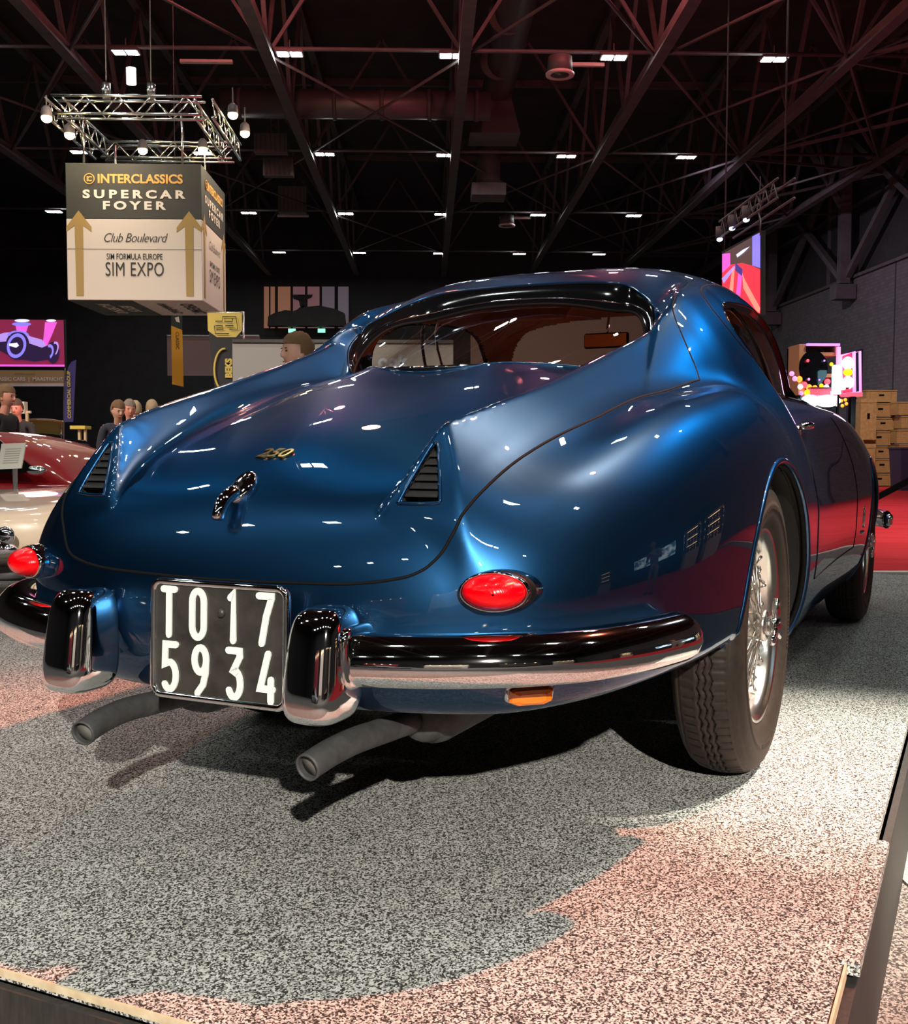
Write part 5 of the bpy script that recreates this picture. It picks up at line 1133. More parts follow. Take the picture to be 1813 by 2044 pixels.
# arcade cluster on the right
WO = mat('raw_pine_frame', (.42, .20, .08), .6); NR = emat('neon_red', (1, .05, .08), 2.2); NP = emat('neon_pink', (1, .25, .7), 1.6); NC = emat('neon_ice_blue', (.35, .85, 1), 4); NW = emat('neon_white_dome', (1, 1, 1), 5); NY = emat('neon_yellow', (1, .65, .0), 2.5); NO = emat('neon_orange', (1, .25, .02), 2); NV = emat('neon_violet', (.4, .2, 1), 1.5)
ac = thing('arcade_cabinet', 'pine-framed arcade cabinet with round black screen and coloured neon bulbs beyond the coupe bonnet', 'arcade machine', px2w(1625, 890, 17)); F_ = Flat(17, ac)
def fb_box(nm, x0, y0, x1, y1, dep, m, F=None, off=0):
    F = F or F_; a_ = F.P(x0, y0); b_ = F.P(x1, y1); c_ = (a_ + b_) / 2; return box(nm, (c_.x, c_.y - off, c_.z), (abs(b_.x - a_.x), dep, abs(a_.z - b_.z)), m, F.p, .004)
fb_box('cabinet_back', 1586, 692, 1664, 775, .05, M['gloss_black'], off=-.35)
for x0, x1, y0, y1 in ((1584, 1597, 690, 790), (1655, 1664, 690, 712), (1597, 1655, 706, 713), (1597, 1655, 748, 755), (1597, 1664, 690, 694)): fb_box('frame_rail', x0, y0, x1, y1, .5, WO)
fb_box('neon_strip', 1597, 689, 1662, 694, .06, NV, off=.3); fb_box('neon_strip', 1656, 696, 1662, 770, .06, NP, off=.3)
F_.k = 70; F_.ell('round_screen', 1624, 735, 29, 36, M['gloss_black'])
for k, (x, y, r_, m) in enumerate(((1581, 746, 5, NP), (1587, 756, 5, NP), (1596, 757, 6, NO), (1598, 772, 5, NW), (1606, 768, 6, NR), (1615, 773, 6, NO), (1627, 774, 5, NO), (1640, 770, 4, NY), (1652, 762, 6, NR), (1650, 773, 5, NW), (1612, 784, 6, NY), (1600, 785, 4, NV), (1660, 727, 3.5, NY), (1636, 758, 2, NV), (1615, 757, 2.5, NP), (1646, 720, 2, NV), (1613, 720, 3, NR))):
    obj('neon_bulb', superbox(tuple(F_.P(x, y, .33)), (r_ / FPX * 17,) * 3, 1, 1, 8, 12), m, ac)
fb_box('cabinet_panel', 1600, 779, 1664, 792, .4, NR, off=.2); fb_box('cabinet_body', 1586, 792, 1662, 1031, .6, M['gloss_black'], off=-.1); fb_box('marquee_bar', 1597, 776, 1672, 780, .45, mat('crimson_bar', (.3, .01, .04), .5), off=.26)
for x, y, rx in ((1618, 800, 18), (1652, 800, 26)): obj('glowing_dome', superbox(tuple(F_.P(x, y, .35)), (rx / FPX * 17, .12, 12 / FPX * 17), 1, 1, 12, 18), NC if rx < 20 else NW, ac)
for x, y in ((1680, 800), (1688, 798), (1682, 810), (1690, 806)): obj('neon_bulb', superbox(tuple(F_.P(x, y, .3)), (3.4 / FPX * 17,) * 3, 1, 1, 6, 10), NO, ac)
nl = thing('neon_letter', 'thick glowing ice blue neon letter L between cabinet and pink lamp box', 'neon sign', px2w(1672, 778, 16.4)); F_ = Flat(16.4, nl)
fb_box('neon_tube', 1663, 729, 1678, 776, .10, NC); fb_box('neon_tube', 1663, 768, 1686, 778, .10, NC); fb_box('neon_foot', 1661, 780, 1677, 787, .10, NC); fb_box('stand', 1668, 788, 1672, 1036, .06, M['gloss_black'])
tb = thing('traffic_light_box', 'pink neon framed box with white, yellow and white glowing discs', 'lamp', px2w(1698, 795, 16.8)); F_ = Flat(16.8, tb)
fr = [(1678, 710), (1705, 702), (1706, 783), (1680, 787)]
obj('neon_frame', tube_bm([F_.P(x, y, .1) for x, y in fr], .028, 8, True), NP, tb); obj('neon_frame', tube_bm([F_.P(x + 12, y - 1, -.2) for x, y in fr], .022, 8, True), NP, tb)
q = F_.poly('lamp_board', fr, emat('red_lamp_board', (.7, .02, .06), .9), .02); q.modifiers.new('t', 'SOLIDIFY').thickness = .05
for y, m in ((725, NW), (743, NY), (764, NW)): obj('glowing_disc', superbox(tuple(F_.P(1693, y, .14)), (.085 if m is NW else .07, .04, .10 if m is NW else .06), 1, 1, 10, 16), m, tb)
fb_box('neon_base', 1684, 784, 1716, 792, .25, NR); fb_box('stand', 1694, 792, 1704, 1033, .10, M['gloss_black'])
lmp = bpy.data.lights.new('neon_spill', 'POINT'); lmp.energy = 60; lmp.color = (.75, .45, 1); lmp.shadow_soft_size = .3; o = bpy.data.objects.new('neon_spill', lmp); C.objects.link(o); o.location = px2w(1690, 720, 19.5) + Vector((1.2, 0, .2))
# wooden crates, one thing each, stacked in two columns and a third behind
CR = noise_color(mat('ply_crate_wood', (.42, .25, .10), .7), 6, [(.3, (.34, .20, .08)), (.7, (.50, .31, .14))], stretch=(1, 1, 6)); CR2 = mat('pale_crate_end', (.55, .33, .22), .7)
def crate(w, d, h, m):
    o = thing('wooden_crate', '', 'crate', (0, 0, 0), 0, 'stacked wooden crates by the block wall')
    box('crate_body', (0, 0, h * .5), (w, d, h * .86), m, o)
    box('crate_lid', (0, -.01, h * .95), (w * 1.02, d * 1.02, h * .09), m, o)
    for sx_ in (-.34, .34): box('crate_batten', (w * sx_, -d / 2 - .012, h * .46), (.06, .024, h * .8), m, o)
    box('hand_hole', (0, -d / 2 - .004, h * .6), (.14, .01, .05), M['black'], o); return o
c0 = None; floor_w = ['bottom', 'second', 'third', 'fourth', 'fifth', 'sixth', 'seventh']
for ci, (xc_, d_, hs, lb) in enumerate(((1748, 30.5, [.36, .40, .34, .42, .36, .40, .36], 'stack nearer the arcade cabinet'), (1814, 30.0, [.38, .42, .36, .40, .36, .38], 'stack behind the indigo bin'))):
    base = px2w(xc_, 890, d_); z = FLOOR_Z
    for k, h in enumerate(hs):
        if c0 is None: c0 = crate(.84, .7, .38, CR); o = c0
        else: o = copy_tree(c0)
        o.location = (base.x + (.05 if k % 3 == 1 else -.04 * (k % 2)), base.y, z + .002 * k); o.scale = (1, 1, h / .38); o.rotation_euler = (0, 0, .03 * (k % 3 - 1)); z += h
        o['label'] = 'plain wooden crate, %s from the floor in the %s' % (floor_w[k] if k else 'lowest', lb)
for k in range(2):
    o = copy_tree(c0); b_ = px2w(1722, 890, 29.6); o.location = (b_.x, b_.y - .1, FLOOR_Z + k * 1.2); o.scale = (.5, .8, 3.1); o['label'] = 'tall narrow pale crate at the near end of the stacks, ' + ('standing on the floor' if k == 0 else 'set on top of another')
bi = thing('storage_bin', 'indigo blue bin standing in front of the wooden crates', 'bin', px2w(1812, 962, 27.5)); bi.location.z = FLOOR_Z
bm = bmesh.new(); bmesh.ops.create_cone(bm, cap_ends=True, segments=4, radius1=.42, radius2=.50, depth=1.05, matrix=Matrix.Translation((0, 0, .53)) @ Matrix.Rotation(PI / 4, 4, 'Z')); obj('bin_body', bm, M['bluepost'], bi, False, .02); box('bin_rim', (0, 0, 1.06), (.74, .74, .05), M['bluepost'], bi, .01)
# belt barrier beside the red carpet
for k, (px_, d_, lb) in enumerate(((1880, 7.7, 'outer post by the red carpet'), (1700, 8.6, 'post behind the coupe nose'))):
    b_ = px2w(px_, 890, d_); o = thing('barrier_post', 'black belt barrier post, ' + lb, 'barrier', (b_.x, b_.y, FLOOR_Z)); obj('post', cyl_bm((0, 0, .02), (0, 0, .95), .03, n=14), M['black'], o); obj('post_base', lathe_bm([(.18, 0), (.18, .02), (.03, .05)], 24), M['black'], o)
    if k == 0: PA = Vector((b_.x, b_.y, FLOOR_Z + .86))
    else: PB = Vector((b_.x, b_.y, FLOOR_Z + .50))
pa, pb = px2w(1880, 925, 7.7), px2w(1700, 1020, 8.6); tag(obj('barrier_belt', bar_bm(pa, pb, .012, .045), M['black'], None, False), 'black barrier belt slanting down in front of the red carpet', 'barrier belt')
#@@PEOPLE
# ================================================================ PEOPLE
def skin(name, joints, edges, m, parent, sub=2):
    me = bpy.data.meshes.new(name); me.from_pydata([j[:3] for j in joints], edges, []); me.materials.append(m)
    o = put(bpy.data.objects.new(name, me), parent)
    md = o.modifiers.new('skin', 'SKIN'); me.update()
    for k, v in enumerate(me.skin_vertices[0].data): v.radius = (joints[k][3], joints[k][4] if len(joints[k]) > 4 else joints[k][3]); v.use_root = (k == 0)
    md.use_smooth_shade = True; s_ = o.modifiers.new('sub', 'SUBSURF'); s_.levels = s_.render_levels = sub; return o
SKIN = mat('skin', (.62, .33, .24), .5); SK2 = mat('ruddy_skin', (.60, .26, .19), .5); EYE = mat('eye_dark', (.03, .02, .02), .3); LIP = mat('lips', (.45, .15, .12), .5); SHOE = mat('dark_shoe_leather', (.02, .015, .012), .4)
def person(label, loc, yaw, H, top, legs, hair, sk=SKIN, lean=0.0, turn=0.0, nod=0.0, arms='down', hairlen=0.0):
    g = thing('person', label, 'person', loc, yaw); k = H / 1.75
    R = Matrix.Translation((0, 0, .95 * k)) @ Matrix.Rotation(-lean, 4, 'X') @ Matrix.Translation((0, 0, -.95 * k))
    def U(x, y, z): v = R @ Vector((x * k, y * k, z * k)); return (v.x, v.y, v.z)
    tj = [(*U(0, 0, .93), .15 * k, .10 * k), (*U(0, 0, 1.08), .14 * k, .095 * k), (*U(0, .01, 1.26), .165 * k, .105 * k), (*U(0, 0, 1.40), .135 * k, .085 * k), (*U(0, .0, 1.47), .07 * k)]
    te = [(0, 1), (1, 2), (2, 3), (3, 4)]; hands = []
    P_ = {'down': ((.235, -.02, 1.17), (.25, .06, .93)), 'phone': ((.24, .10, 1.18), (.10, .36, 1.28)), 'rest': ((.24, .12, 1.16), (.16, .34, 1.02)), 'folded': ((.23, .06, 1.16), (-.06, .22, 1.12))}[arms]
    for sg_ in (-1, 1):
        b0 = len(tj); e_, w_ = P_
        tj += [(*U(.175 * sg_, 0, 1.405), .062 * k), (*U(e_[0] * sg_, e_[1], e_[2]), .045 * k), (*U(w_[0] * sg_, w_[1], w_[2]), .032 * k)]; te += [(3, b0), (b0, b0 + 1), (b0 + 1, b0 + 2)]
        hands.append((Vector(U(w_[0] * sg_, w_[1], w_[2])), (Vector(U(w_[0] * sg_, w_[1], w_[2])) - Vector(U(e_[0] * sg_, e_[1], e_[2]))).normalized(), sg_))
    skin('jacket', tj, te, top, g)
    lj = [(0, 0, .96 * k, .145 * k, .10 * k)]; le = []
    for sg_ in (-1, 1):
        b0 = len(lj); lj += [(.09 * sg_ * k, 0, .86 * k, .088 * k), (.10 * sg_ * k, .02 * k, .49 * k, .060 * k), (.105 * sg_ * k, -.02 * k, .10 * k, .042 * k)]; le += [(0, b0), (b0, b0 + 1), (b0 + 1, b0 + 2)]
        obj('shoe', superbox((.105 * sg_ * k, .04 * k, .045 * k), (.045 * k, .125 * k, .045 * k), .7, .8, 8, 14), SHOE, g)
    skin('trousers', lj, le, legs, g)
    hc = Vector(U(0, .03, 1.635)); HR = Matrix.Translation(hc) @ Matrix.Rotation(turn, 4, 'Z') @ Matrix.Rotation(nod - lean, 4, 'X')
    bm = superbox((0, 0, 0), (.073 * k, .095 * k, .118 * k), .9, .95, 20, 28, taper=.10)
    for v in bm.verts:
        z = v.co.z / (.118 * k)
        if v.co.y > 0 and z < -.2: v.co.x *= 1 - .28 * (-z - .2); v.co.y *= 1 - .06 * (-z)
        if v.co.y < 0 and z < -.3: v.co.y *= .75
    def sb(c, s_, e=1): return superbox(tuple(x * k for x in c), tuple(x * k for x in s_), e, e, 8, 12)
    def addm(b2):
        me = bpy.data.meshes.new('t'); b2.to_mesh(me); b2.free(); bm.from_mesh(me); bpy.data.meshes.remove(me)
    addm(sb((0, .098, -.012), (.012, .020, .024)))
    for sg_ in (-1, 1): addm(sb((.074 * sg_, -.005, -.008), (.010, .020, .032)))
    bmesh.ops.transform(bm, matrix=HR, verts=bm.verts)
    nb = Vector(U(0, .0, 1.44)); cyl_bm(nb, hc + Vector((0, 0, -.07 * k)), .052 * k, .048 * k, 16, bm)
    for b0 in range(5, len(tj), 3):
        q = [Vector(tj[3][:3])] + [Vector(tj[b0 + z][:3]) for z in range(3)]
        for (p0_, p1_), r_ in zip(zip(q[:-1], q[1:]), (.045, .040, .028)): cyl_bm(p0_, p1_ + (p1_ - p0_).normalized() * .012, r_ * k, r_ * .85 * k, 10, bm)
        cyl_bm(q[3], q[3] + (q[3] - q[2]).normalized() * .05 * k, .024 * k, .022 * k, 10, bm)
    for z in range(4): cyl_bm(tj[z][:3], tj[z + 1][:3], (.10, .09, .09, .05)[z] * k, (.09, .09, .07, .05)[z] * k, 12, bm)
    for b0 in (1, 4):
        q = [Vector(lj[0][:3])] + [Vector(lj[b0 + z][:3]) for z in range(3)]
        for (p0_, p1_), r_ in zip(zip(q[:-1], q[1:]), (.08, .055, .035)): cyl_bm(p0_, p1_, r_ * k, r_ * .8 * k, 10, bm)
    for w_, d_, sg_ in hands:
        pc = w_ + d_ * .045 * k; sd = d_.cross(Vector((0, 0, 1))).normalized() if abs(d_.z) < .9 else Vector((0, 1, 0)); nn_ = d_.cross(sd)
        fm = Matrix((( sd.x, d_.x, nn_.x, pc.x), (sd.y, d_.y, nn_.y, pc.y), (sd.z, d_.z, nn_.z, pc.z), (0, 0, 0, 1)))
        b2 = superbox((0, 0, 0), (.040 * k, .050 * k, .014 * k), .8, .9, 8, 12)
        for f_, (x_, l_) in enumerate(((-.029, .062), (-.010, .074), (.010, .070), (.029, .055))):
            cyl_bm((x_ * k, .040 * k, 0), (x_ * k * 1.05, (.040 + l_ * .55) * k, -.006 * k), .0088 * k, .008 * k, 8, b2); cyl_bm((x_ * k * 1.05, (.040 + l_ * .55) * k, -.006 * k), (x_ * k, (.040 + l_) * k, -.028 * k), .008 * k, .0065 * k, 8, b2)
        cyl_bm((.036 * -sg_ * k, -.02 * k, 0), (.058 * -sg_ * k, .03 * k, -.012 * k), .011 * k, .0085 * k, 8, b2); bmesh.ops.transform(b2, matrix=fm, verts=b2.verts); addm(b2)
    body_ = obj('body', bm, sk, g)
    rm = body_.modifiers.new('r', 'REMESH'); rm.mode = 'VOXEL'; rm.voxel_size = .0075; rm.use_smooth_shade = True
    def on(name, b2, m, par=body_): bmesh.ops.transform(b2, matrix=HR, verts=b2.verts); return obj(name, b2, m, par)
    for sg_ in (-1, 1): on('eye', sb((.028 * sg_, .086, .012), (.011, .008, .006)), EYE); on('eyebrow', sb((.028 * sg_, .090, .030), (.017, .006, .004)), hair)
    on('mouth', sb((0, .088, -.055), (.022, .008, .006)), LIP)
    hb = superbox((0, -.010 * k, .018 * k), (.087 * k, .110 * k, .124 * k), .95, .95, 20, 30); rr = random.Random(int(H * 1000) + len(label))
    for v in list(hb.verts):
        z = v.co.z / k; y = v.co.y / k
        v.co += v.co.normalized() * (rr.random() - .5) * .010 * k
    dead = [v for v in hb.verts if (v.co.z / k < .045 - (.0 if v.co.y / k > .03 else .11 + hairlen) * min(1, max(0, (.05 - v.co.y / k) / .08)) )]
    bmesh.ops.delete(hb, geom=dead, context='VERTS'); on('hair', hb, hair, g); return g
BLZ = mat('navy_blazer_cloth', (.012, .014, .028), .8); TANJ = mat('mustard_brown_jacket', (.30, .17, .05), .8); DKT = mat('dark_trousers', (.015, .015, .02), .85); HB = mat('light_brown_hair', (.13, .07, .03), .8); HG = mat('greying_hair', (.17, .14, .11), .8); HF = mat('fair_hair', (.34, .25, .15), .8); HD = mat('dark_brown_hair', (.05, .03, .02), .8); BLK = mat('black_coat_cloth', (.012, .012, .014), .85); GRYS = mat('grey_shirt_cloth', (.35, .33, .32), .8); CHN = mat('light_chinos', (.40, .34, .28), .85)
def onfloor(px, d, z=FLOOR_Z): p = px2w(px, 889, d); return (p.x, p.y, z)
person('man in navy blazer with short light brown hair, leaning over, looking towards the coupe', onfloor(236, 13.4), PI + .30, 1.66, BLZ, DKT, HB, SKIN, lean=.30, turn=.35, arms='rest')
person('older man with greying hair and mustard brown jacket just behind the navy blazer', onfloor(262, 14.2), PI + .15, 1.68, TANJ, DKT, HG, SK2, lean=.16, turn=.3)
person('man at the picture edge in black coat behind the red car roof, face turned away', onfloor(2, 11.6), -PI * .60, 1.72, BLK, DKT, HB, SK2, lean=.08)
person('dark-haired man in open black jacket and grey shirt beside the club notice board', onfloor(42, 14.6), PI, 1.70, BLK, DKT, HD, SK2, lean=.16, arms='rest')
person('fair curly-haired visitor half hidden behind the coupe tail fin, nearer its vent', onfloor(272, 15.0), .3, 1.70, GRYS, DKT, HF, SKIN, lean=.12)
person('visitor with pale hair half hidden behind the coupe tail fin, further up its slope', onfloor(300, 16.0), .0, 1.76, BLK, DKT, HF, SKIN, lean=.16)
person('boy with tousled brown hair bending down behind the coupe sail panel', onfloor(640, 5.6, 0.0), PI * .68, 1.37, mat('teal_top_cloth', (.05, .35, .32), .8), DKT, mat('brown_tousled_hair', (.16, .085, .035), .85), SKIN, lean=.20, nod=.2, hairlen=.03)
person('man in grey shirt and light chinos holding a phone, mirrored in the coupe flank', tuple(car2w(1.5, -4.1, FLOOR_Z)), CAR_ROT + .9, 1.80, GRYS, CHN, HD, SKIN, arms='phone')
# ================================================================ OTHER CARS
def simple_car(name, label, loc, yaw, L, Wd, top, roof, paint, wheelr=.31, cabin=(-.15, .95), open_top=False):
    c = thing(name, label, 'car', loc, yaw); xs_ = np.linspace(-L / 2, L / 2, 26); rows = []
    for x in xs_:
        u = x / (L / 2); w = Wd / 2 * (1 - abs(u)**5)**.5 if abs(u) < 1 else 0; w = max(w, .06)
        zt = top(u); zb = .20 + .14 * abs(u)**4; row = []
        for t in np.linspace(0, 2 * PI, 28, endpoint=False):
            cy, cz = math.cos(t), math.sin(t); yy = w * math.copysign(abs(cy)**.55, cy); zz = (zt + zb) / 2 + (zt - zb) / 2 * math.copysign(abs(cz)**.6, cz)
            fend = .04 * math.exp(-((abs(x) - L * .31) / .35)**2) * (abs(cy) > .45) * (cz > 0); row.append((x, yy, zz + fend))
        rows.append(row)
    bm = grid_bm(rows, closed_v=True); bm.verts.ensure_lookup_table(); bm.faces.new(list(bm.verts)[:28]); bm.faces.new(list(bm.verts)[-28:]); bmesh.ops.recalc_face_normals(bm, faces=bm.faces)
    obj('body', bm, paint, c, sub=1)
    if not open_top:
        x0, x1 = cabin; rows = []; gl = []
        for k in range(13):
            u = k / 12; x = x0 + (x1 - x0) * u; zz = top(0) - .06 + (roof - top(0) + .06) * math.sin(PI * min(1, max(0, u)))**.55; w = Wd * .40 * (1 - .12 * math.sin(PI * u))
            rows.append([(x, w * math.copysign(abs(math.cos(t))**.6, math.cos(t)), top(0) - .08 + (zz - top(0) + .08) * math.sin(t)**.6 if math.sin(t) > 0 else top(0) - .08) for t in np.linspace(0, PI, 17)])
        obj('roof', grid_bm(rows), paint, c, sub=1)
        for sg_ in (-1, 1):
            pts = [(x0 + (x1 - x0) * a_, Wd * .425 * sg_, top(0) + (roof - top(0)) * b_) for a_, b_ in ((.16, .05), (.30, .70), (.45, .86), (.70, .80), (.88, .05))]
            cx0 = sum(p[0] for p in pts) / 5
            bm = bmesh.new(); bm.faces.new([bm.verts.new((p[0], p[1] * (1 - .10 * (p[2] - top(0)) / (roof - top(0))) + .012 * sg_, p[2])) for p in pts]); o = obj('side_window', bm, M['gloss_black'], c, False); o.modifiers.new('t', 'SOLIDIFY').thickness = .03
    for wx in (-L * .31, L * .31):
        for sg_ in (-1, 1):
            w_ = obj('wheel', lathe_bm([(.05, -.08), (wheelr * .9, -.08), (wheelr, -.06), (wheelr, .06), (wheelr * .9, .085), (wheelr * .66, .08), (wheelr * .62, .05), (.05, .06)], 30, 'Y', mat=Matrix.Translation((wx, (Wd / 2 - .09) * sg_, wheelr))), M['tyre'], c)
            obj('hub_cap', lathe_bm([(wheelr * .6, .055 * sg_), (wheelr * .4, .085 * sg_), (.02, .095 * sg_)], 24, 'Y', mat=Matrix.Translation((wx, (Wd / 2 - .09) * sg_, wheelr))), M['chrome'], w_)
    for sg_ in (-1, 1):
        obj('headlamp', superbox((L / 2 - .16, Wd * .33 * sg_, top(.9) - .07), (.06, .08, .08), 1, 1, 10, 14), M['chrome'], c); obj('tail_lamp', superbox((-L / 2 + .10, Wd * .35 * sg_, top(-.9) - .10), (.03, .05, .04), 1, 1, 8, 12), M['chrome'], c)
    obj('bumper', superbox((L / 2 - .03, 0, .36), (.06, Wd * .44, .045), .8, .6, 10, 20), M['chrome'], c); obj('bumper', superbox((-L / 2 + .03, 0, .36), (.06, Wd * .44, .045), .8, .6, 10, 20), M['chrome'], c)
    return c
RED = mat('deep_red_car_paint', (.20, .003, .006), .5, 0, .8, .03, spec=.2); CREAM = mat('cream_car_paint', (.72, .55, .40), .35, 0, 1, .04); GRN = mat('pale_green_car_paint', (.35, .48, .22), .3, 0, 1, .04); BRW = mat('brown_varnished_panel', (.24, .10, .015), .3, 0, .6)
p = px2w(20, 889, 9.6)
rcar = simple_car('red_coupe', 'deep red classic coupe parked beyond the coupe tail fin', (p.x, p.y, FLOOR_Z), -.22, 4.2, 1.65, lambda u: .86 - .12 * max(0, u)**2 - .20 * abs(u)**5 - .02 * u, 1.22, RED, cabin=(-1.2, 1.0))
obj('door_mirror', superbox((.75, -.80, .90), (.09, .05, .04), 1, 1, 8, 12), M['chrome'], rcar)
cp = car2w(2.55, 3.15, 0)
simple_car('cream_roadster', 'cream classic car at the picture edge, beyond the left bumper of the blue coupe', cp, CAR_ROT, 3.9, 1.55, lambda u: .57 - .09 * abs(u)**4, 1.1, CREAM, cabin=(-.4, .9), open_top=True)
p = px2w(108, 889, 24.0)
gc = simple_car('green_classic_car', 'pale green classic car with its brown bonnet propped open, behind the red car', (p.x, p.y, FLOOR_Z), -PI / 2 + .12, 3.9, 1.6, lambda u: 1.10 - .12 * abs(u)**3, 1.3, GRN, cabin=(-1.6, -.2), open_top=True)
bmx = grid_bm([[(1.2 + .15 * t, -.47 + .94 * s_, 1.30 + .30 * t + .05 * math.sin(PI * s_)) for s_ in np.linspace(0, 1, 9)] for t in np.linspace(0, 1, 5)]); bo = obj('open_bonnet', bmx, BRW, gc); bo.modifiers.new('t', 'SOLIDIFY').thickness = .03
bo['label'] = 'brown bonnet lid propped open'
for sg_ in (-.5, .5): obj('bonnet_stay', cyl_bm((1.25, sg_ * .8, .95), (1.33, sg_ * .85, 1.50), .012, n=6), M['chrome'], gc)
# notice boards on the left
ib = thing('info_board', 'white framed information board on a grey pole before the red car', 'sign', onfloor(25, 6.6, 0.0)); F_ = Flat(6.6, ib)
fb_ = F_.poly('board_frame', [(5, 886), (53, 884), (44, 935), (-3, 937)], mat('white_board_frame', (.78, .74, .66), .5), .0); fb_.modifiers.new('t', 'SOLIDIFY').thickness = .015
F_.poly('board_sheet', [(10, 891), (47, 889), (39, 930), (3, 932)], mat('printed_sheet', (.70, .72, .66), .5), .014); gt = mat('faint_grey_print', (.42, .44, .42), .6)
for k in range(7): F_.poly('printed_line', [(11 - k, 896 + 4.6 * k), (42 - k, 894.5 + 4.6 * k), (42 - k, 896 + 4.6 * k), (11 - k, 897.5 + 4.6 * k)], gt, .018)
obj('board_pole', cyl_bm((0, .03, 0), (0, .03, F_.P(25, 930).z), .014, n=10), M['duct'], ib); obj('pole_base', lathe_bm([(.16, 0), (.16, .015), (.02, .03)], 24), M['duct'], ib)
cb = thing('club_notice_board', 'black notice board with white club lettering in a pale wooden frame', 'sign', onfloor(28, 15.5)); F_ = Flat(15.5, cb)
def fbx(nm, x0, y0, x1, y1, dep, m, off=0): return fb_box(nm, x0, y0, x1, y1, dep, m, F_, off)
fbx('board_frame', 9, 802, 42, 848, .05, mat('grey_wood_frame', (.30, .27, .23), .7)); fbx('board_face', 13, 806, 38, 842, .03, M['ink'], .03)
for k, tx in enumerate(('Cool', 'Classic', 'Club')): lett(F_, tx, 26, 811 + 10.5 * k, 6.6, M['signwhite'], cb, off=.06, bold=.2)
fbx('paper_roll', 42, 802, 52, 826, .14, mat('cream_paper_roll', (.75, .72, .60), .6)); PN = mat('pale_pine', (.62, .45, .28), .7); fbx('easel_bar', 40, 820, 62, 825, .05, PN); fbx('easel_leg', 54, 824, 59, 1045, .05, PN); fbx('easel_leg', 12, 848, 16, 1045, .05, PN)
cm = thing('cinema_board_stand', 'wooden trestle with yellow top rail beyond the green classic car', 'trestle', onfloor(165, 16)); F_ = Flat(16, cm); fbx('top_rail', 146, 850, 176, 857, .3, mat('yellow_rail', (.65, .50, .08), .6)); fbx('trestle_leg', 158, 857, 163, 1040, .06, PN); fbx('trestle_leg', 170, 857, 174, 1040, .06, PN)
# ================================================================ STANDS to the right of the stage (mirrored in the coupe's flank)
SHOPX = 11.2
bw = thing('stand_wall', 'dark exhibitor stand wall to the right of the stage', 'wall panel', (SHOPX, 2.5, FLOOR_Z)); box('panel', (0, 0, 1.5), (.1, 11, 3.0), M['clad'], bw)
E_tv = mat('glowing_tv_picture', (.2, .5, .7), .4); n, l, b = nodes(E_tv); ns = n.new('ShaderNodeTexNoise'); ns.inputs['Scale'].default_value = 3; r_ = n.new('ShaderNodeValToRGB'); r_.color_ramp.elements[0].color = (.02, .10, .2, 1); r_.color_ramp.elements[1].color = (.8, .95, 1, 1); r_.color_ramp.elements[0].position = .4; r_.color_ramp.elements[1].position = .6
l.new(ns.outputs['Fac'], r_.inputs['Fac']); l.new(r_.outputs['Color'], b.inputs['Emission Color']); b.inputs['Emission Strength'].default_value = 1.6
for k in range(2):
    tv = thing('wall_television', 'glowing television on the dark stand wall, the %s of two' % ('nearer' if k == 0 else 'farther'), 'television', (SHOPX - .1, 2.2 + 2.0 * k, 1.5)); box('television_case', (0, 0, 0), (.06, 1.7, 1.0), M['gloss_black'], tv); box('television_picture', (-.035, 0, 0), (.01, 1.6, .9), E_tv, tv)
E_cab = emat('warm_cabinet_light', (1, .75, .4), 7); CW = mat('cabinet_white', (.5, .42, .36), .6)
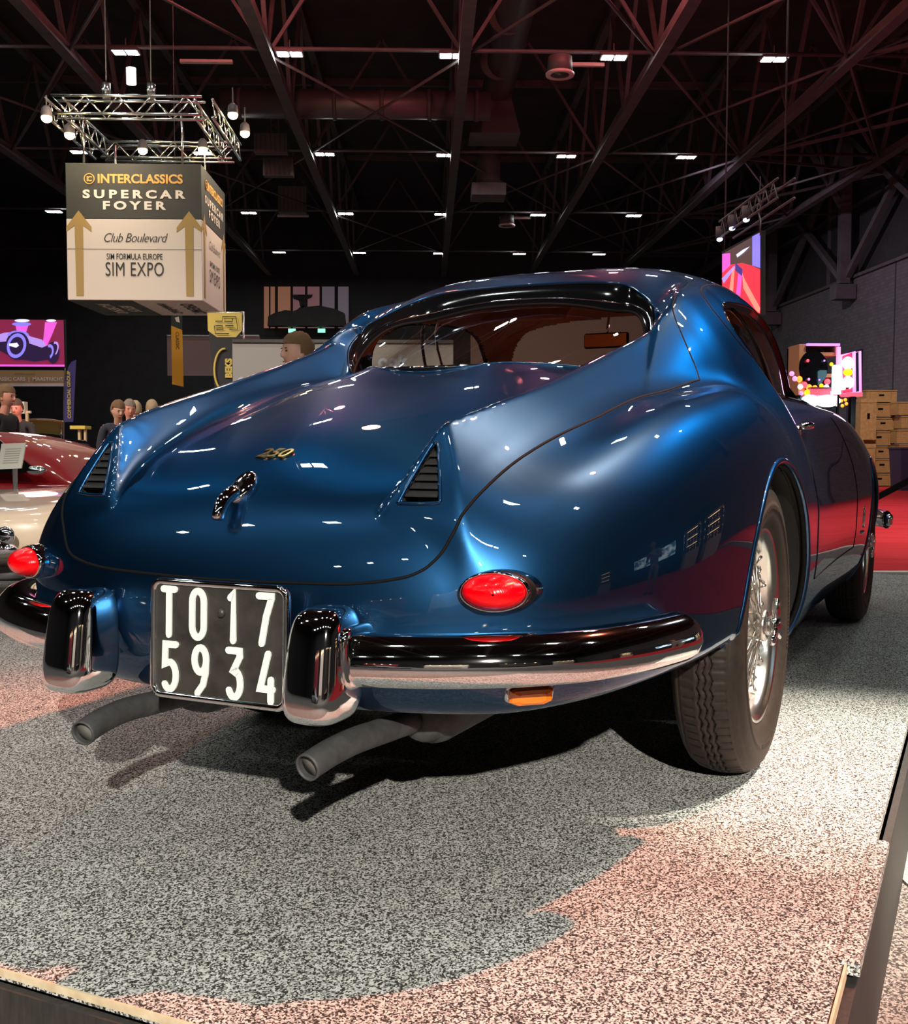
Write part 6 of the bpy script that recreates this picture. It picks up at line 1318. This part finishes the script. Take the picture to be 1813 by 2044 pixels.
for k, y in enumerate((-.8, 5.6, 7.0)):
    cbn = thing('display_case', 'lit glass display case of trophies on a pale plinth, the %s of three' % ('nearest', 'middle', 'farthest')[k], 'display case', (9.3, y, FLOOR_Z)); box('plinth', (0, 0, .45), (.6, .9, .9), CW, cbn, .02); box('case_top', (0, 0, 2.05), (.6, .9, .06), CW, cbn)
    for z in (.92, 1.3, 1.68): box('shelf', (0, 0, z), (.55, .85, .02), CW, cbn); box('shelf_light', (0, 0, z + .33), (.04, .7, .015), E_cab, cbn)
    for sx_ in (-.28, .28):
        for sy_ in (-.43, .43): box('case_post', (sx_, sy_, 1.48), (.03, .03, 1.12), M['alu'], cbn)
    for z in (.93, 1.31, 1.69):
        for q in range(4): tag(obj('trophy', lathe_bm([(.05, 0), (.05, .015), (.012, .03), (.012, .08), (.045, .14), (.05, .2), (.04, .2)], 14), M['gold'], None), 'small gilt trophy cup in a lit display case', 'trophy', 'trophies in the display cases').location = (9.3, y - .3 + .2 * q, FLOOR_Z + z + .01)

# ================================================================ ADDED unseen walls, lamps and car behind the viewer, for the chrome to mirror
PWL = mat('pale_reflection_wall', (.62, .58, .54), .7); CRM = mat('crimson_reflection_wall', (.30, .03, .05), .7)
for k, (x, w, m, lb) in enumerate(((-6.0, 3.2, CRM, 'crimson'), (-1.6, 2.6, PWL, 'pale'), (3.4, 3.4, M['clad'], 'dark'), (7.8, 2.6, PWL, 'off-white'))):
    t = thing('stand_wall', lb + ' wall added behind the viewer for chrome reflections, number %s in the row' % ('one', 'two', 'three', 'four')[k], 'wall panel', (x, -7.5 - .4 * (k % 2), FLOOR_Z)); box('panel', (0, 0, 1.35), (w, .08, 2.7), m, t); box('shelf', (0, .3, .9), (w * .8, .4, .05), PN, t)
    for q in range(4): obj('reflection_lamp', superbox((-w * .36 + w * .24 * q, .25, 2.55), (.06, .06, .05), 1, 1, 8, 12), E_cab, t)
t = simple_car('silver_coupe', 'silver classic coupe added behind the viewer for chrome reflections', (-4.2, -4.6, FLOOR_Z), .3, 4.1, 1.62, lambda u: .86 - .12 * max(0, u)**2 - .20 * abs(u)**5, 1.22, mat('silver_car_paint', (.45, .46, .48), .3, .6, 1, .03), cabin=(-1.2, 1.0))  # unseen car added only to show in the chrome
spot('fill_behind_viewer', (0, -3.5, 8.0), (0, -7.0, .8), 2200, (1.0, .88, .78), 90, .9, .15)  # added light for the props behind the viewer
